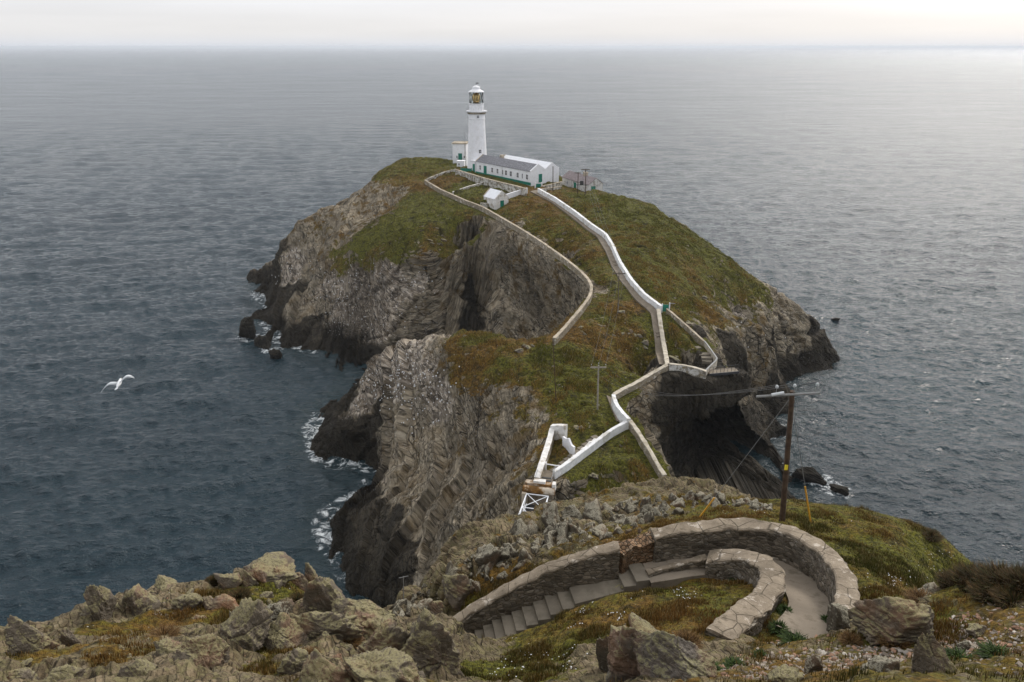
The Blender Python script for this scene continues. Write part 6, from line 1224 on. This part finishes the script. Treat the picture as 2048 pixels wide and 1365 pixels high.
for cx, cy, n, sp in ((1262,672,6,16),(1300,692,6,12),(1275,722,7,18),(1190,650,7,16),(1165,655,5,10),(1230,640,4,14),(1145,655,4,8),(1050,695,5,20),(915,690,5,14),(860,492,6,18),(850,525,6,18),(1390,640,5,16),(1330,655,4,10),(1345,715,5,14),(1180,860,5,14),(1200,955,5,20),(1280,930,4,14),(1050,420,4,14),(1420,600,6,24)):
    for _ in range(n):
        px, py = cx + rc.gauss(0, sp), cy + rc.gauss(0, sp * .5); X, Y, Z = isl.hit(px, py, 76, 330); s = rc.uniform(0.2, 0.75); k = rc.randrange(9)
        if Z < 15 or min(float(dist_poly(np.array([X]), np.array([Y]), W_)[0][0]) for W_ in MADE) < 1.4: continue
        o = protos[k].copy(); o.data = protos[k].data.copy(); o.data.materials.clear(); o.data.materials.append(ROCK_PALE); scene.collection.objects.link(o); o.location = (X, Y, Z + s * 0.15); o.rotation_euler = (0, rc.uniform(.1, .6), rc.uniform(-.6, .6)); o.scale = (s * rc.uniform(.9, 1.8), s, s * rc.uniform(.5, .9))
        o.name = 'pale_rock'; tag(o, 'small pale rock breaking through the turf of the island', 'rock', 'pale rocks in the island turf')
# ------------------------------------------------------------------ gulls
GULL_W = simple('gull_feathers', (0.72, 0.73, 0.74), 0.8, 0.2, 0.06, 8.0, 0.1, 0.003); GULL_G = simple('gull_grey_wing', (0.52, 0.54, 0.56), 0.8, 0.2, 0.1, 6.0, 0.1, 0.003)
GULL_T = simple('gull_wing_tip', (0.42, 0.43, 0.44), 0.8, 0.2, 0.1, 6.0, 0.0); BEAK = simple('gull_beak', (0.55, 0.38, 0.06), 0.5, 0.3, 0.1, 6.0, 0.0)
def gull(label, loc, rot, sc):
    o = empty('gull', loc); o.rotation_euler = rot; o.scale = (sc,)*3; tag(o, label, 'gull')
    prof = [(-.30, .012, .0), (-.22, .045, .0), (-.10, .075, -.005), (.02, .085, -.008), (.12, .075, 0), (.18, .052, .012), (.22, .046, .02), (.26, .046, .022), (.295, .030, .02), (.31, .008, .016)]; V, F = [], []
    for i, (y, r, z) in enumerate(prof):
        for k in range(12): V.append((r*math.cos(k*math.pi/6), y, z + r*.9*math.sin(k*math.pi/6)))
    for i in range(len(prof) - 1):
        for k in range(12): F.append((i*12 + k, i*12 + (k+1) % 12, (i+1)*12 + (k+1) % 12, (i+1)*12 + k))
    m = MB().add(V, F + [tuple(range(12))[::-1], tuple(range(108, 120))]); m.build('body', GULL_W, o, True)
    MB().add([(-.02, -.26, .01), (.02, -.26, .01), (.075, -.42, .0), (.03, -.435, .0), (-.03, -.435, .0), (-.075, -.42, .0), (-.02, -.26, -.01), (.02, -.26, -.01), (.075, -.42, -.006), (.03, -.435, -.006), (-.03, -.435, -.006), (-.075, -.42, -.006)], [(0,1,2,3,4,5),(11,10,9,8,7,6),(0,6,7,1),(1,7,8,2),(2,8,9,3),(3,9,10,4),(4,10,11,5),(5,11,6,0)]).build('tail', GULL_W, o)
    MB().bar((0, .30, .015), (0, .365, .003), .014, 6, .004).build('beak', BEAK, o)
    for sx in (-1, 1):
        st = [(.05, .11, -.10, .02, .018), (.18, .14, -.10, .075, .016), (.34, .17, -.055, .12, .013), (.46, .14, -.045, .115, .010), (.58, .06, -.085, .08, .007), (.68, -.06, -.13, .035, .004), (.73, -.15, -.17, .01, .002)]; V, F = [], []
        for x, yl, yt, z, t in st: V += [(sx*x, yl, z), (sx*x, yl*.5 + yt*.5, z + t), (sx*x, yt, z - .006), (sx*x, yl*.5 + yt*.5, z - t*.5)]
        for i in range(len(st) - 1):
            for k in range(4): F.append((i*4 + k, i*4 + (k+1) % 4, i*4 + 4 + (k+1) % 4, i*4 + 4 + k))
        w = MB().add(V, F + [(0,1,2,3), tuple(range(len(V)-4, len(V)))]).build('wing', GULL_G, o, True)
        V2 = [(p[0], p[1], p[2] + .003) for p in V[-12:]]; MB().add(V2, [(k + 4*i, (k+1) % 4 + 4*i, 4*i + 4 + (k+1) % 4, 4*i + 4 + k) for i in range(2) for k in range(4)]).build('wing_tip', GULL_T, w)
    return o
gp = at_d(238, 767, 27.0); gull('white gull gliding over the open sea at the left', gp, (R(10), R(-22), R(6)), 1.0)
# roosting seabirds on the pale cliffs
def seabirds():
    V0, F0 = ico(1); V, F, C, nb = [], [], [], 0
    q = np.random.RandomState(77); spots = [(p[0], p[1]) for p in IPAINT if p[2] == 'P']
    for _ in range(420):
        sx, sy = spots[q.randint(len(spots))]; px, py = sx + q.normal(0, 26), sy + q.normal(0, 18); X, Y, Z = isl.hit(px, py, 76, 330)
        if Z < 4: continue
        P = V0 * np.array([.10, .14, .15]) * q.uniform(.6, 1.2); t = q.uniform(0, 6.28); P = np.stack([P[:, 0]*math.cos(t) - P[:, 1]*math.sin(t), P[:, 0]*math.sin(t) + P[:, 1]*math.cos(t), P[:, 2]], 1) + (X, Y - .4, Z + .75); V.append(P); F.append(F0 + nb); nb += len(P); C.append(np.full((len(P), 3), .72))
    tinted('seabird_colony', np.concatenate(V), np.concatenate(F), np.concatenate(C))
seabirds()

# ------------------------------------------------------------------ sea air: far water pales towards the horizon
def haze():
    m = bpy.data.materials.new('sea_haze'); m.use_nodes = True; nt = m.node_tree; nt.nodes.clear(); out = nt.nodes.new('ShaderNodeOutputMaterial'); v = nt.nodes.new('ShaderNodeVolumePrincipled')
    v.inputs['Color'].default_value = (0.88, 0.93, 1.0, 1); v.inputs['Density'].default_value = 6.5e-5; v.inputs['Anisotropy'].default_value = 0.2; nt.links.new(v.outputs[0], out.inputs['Volume'])
    o = MB().box((-60000, -2000, -16), (60000, 60000, 82)).build('haze', m); tag(o, kind='stuff')
haze()
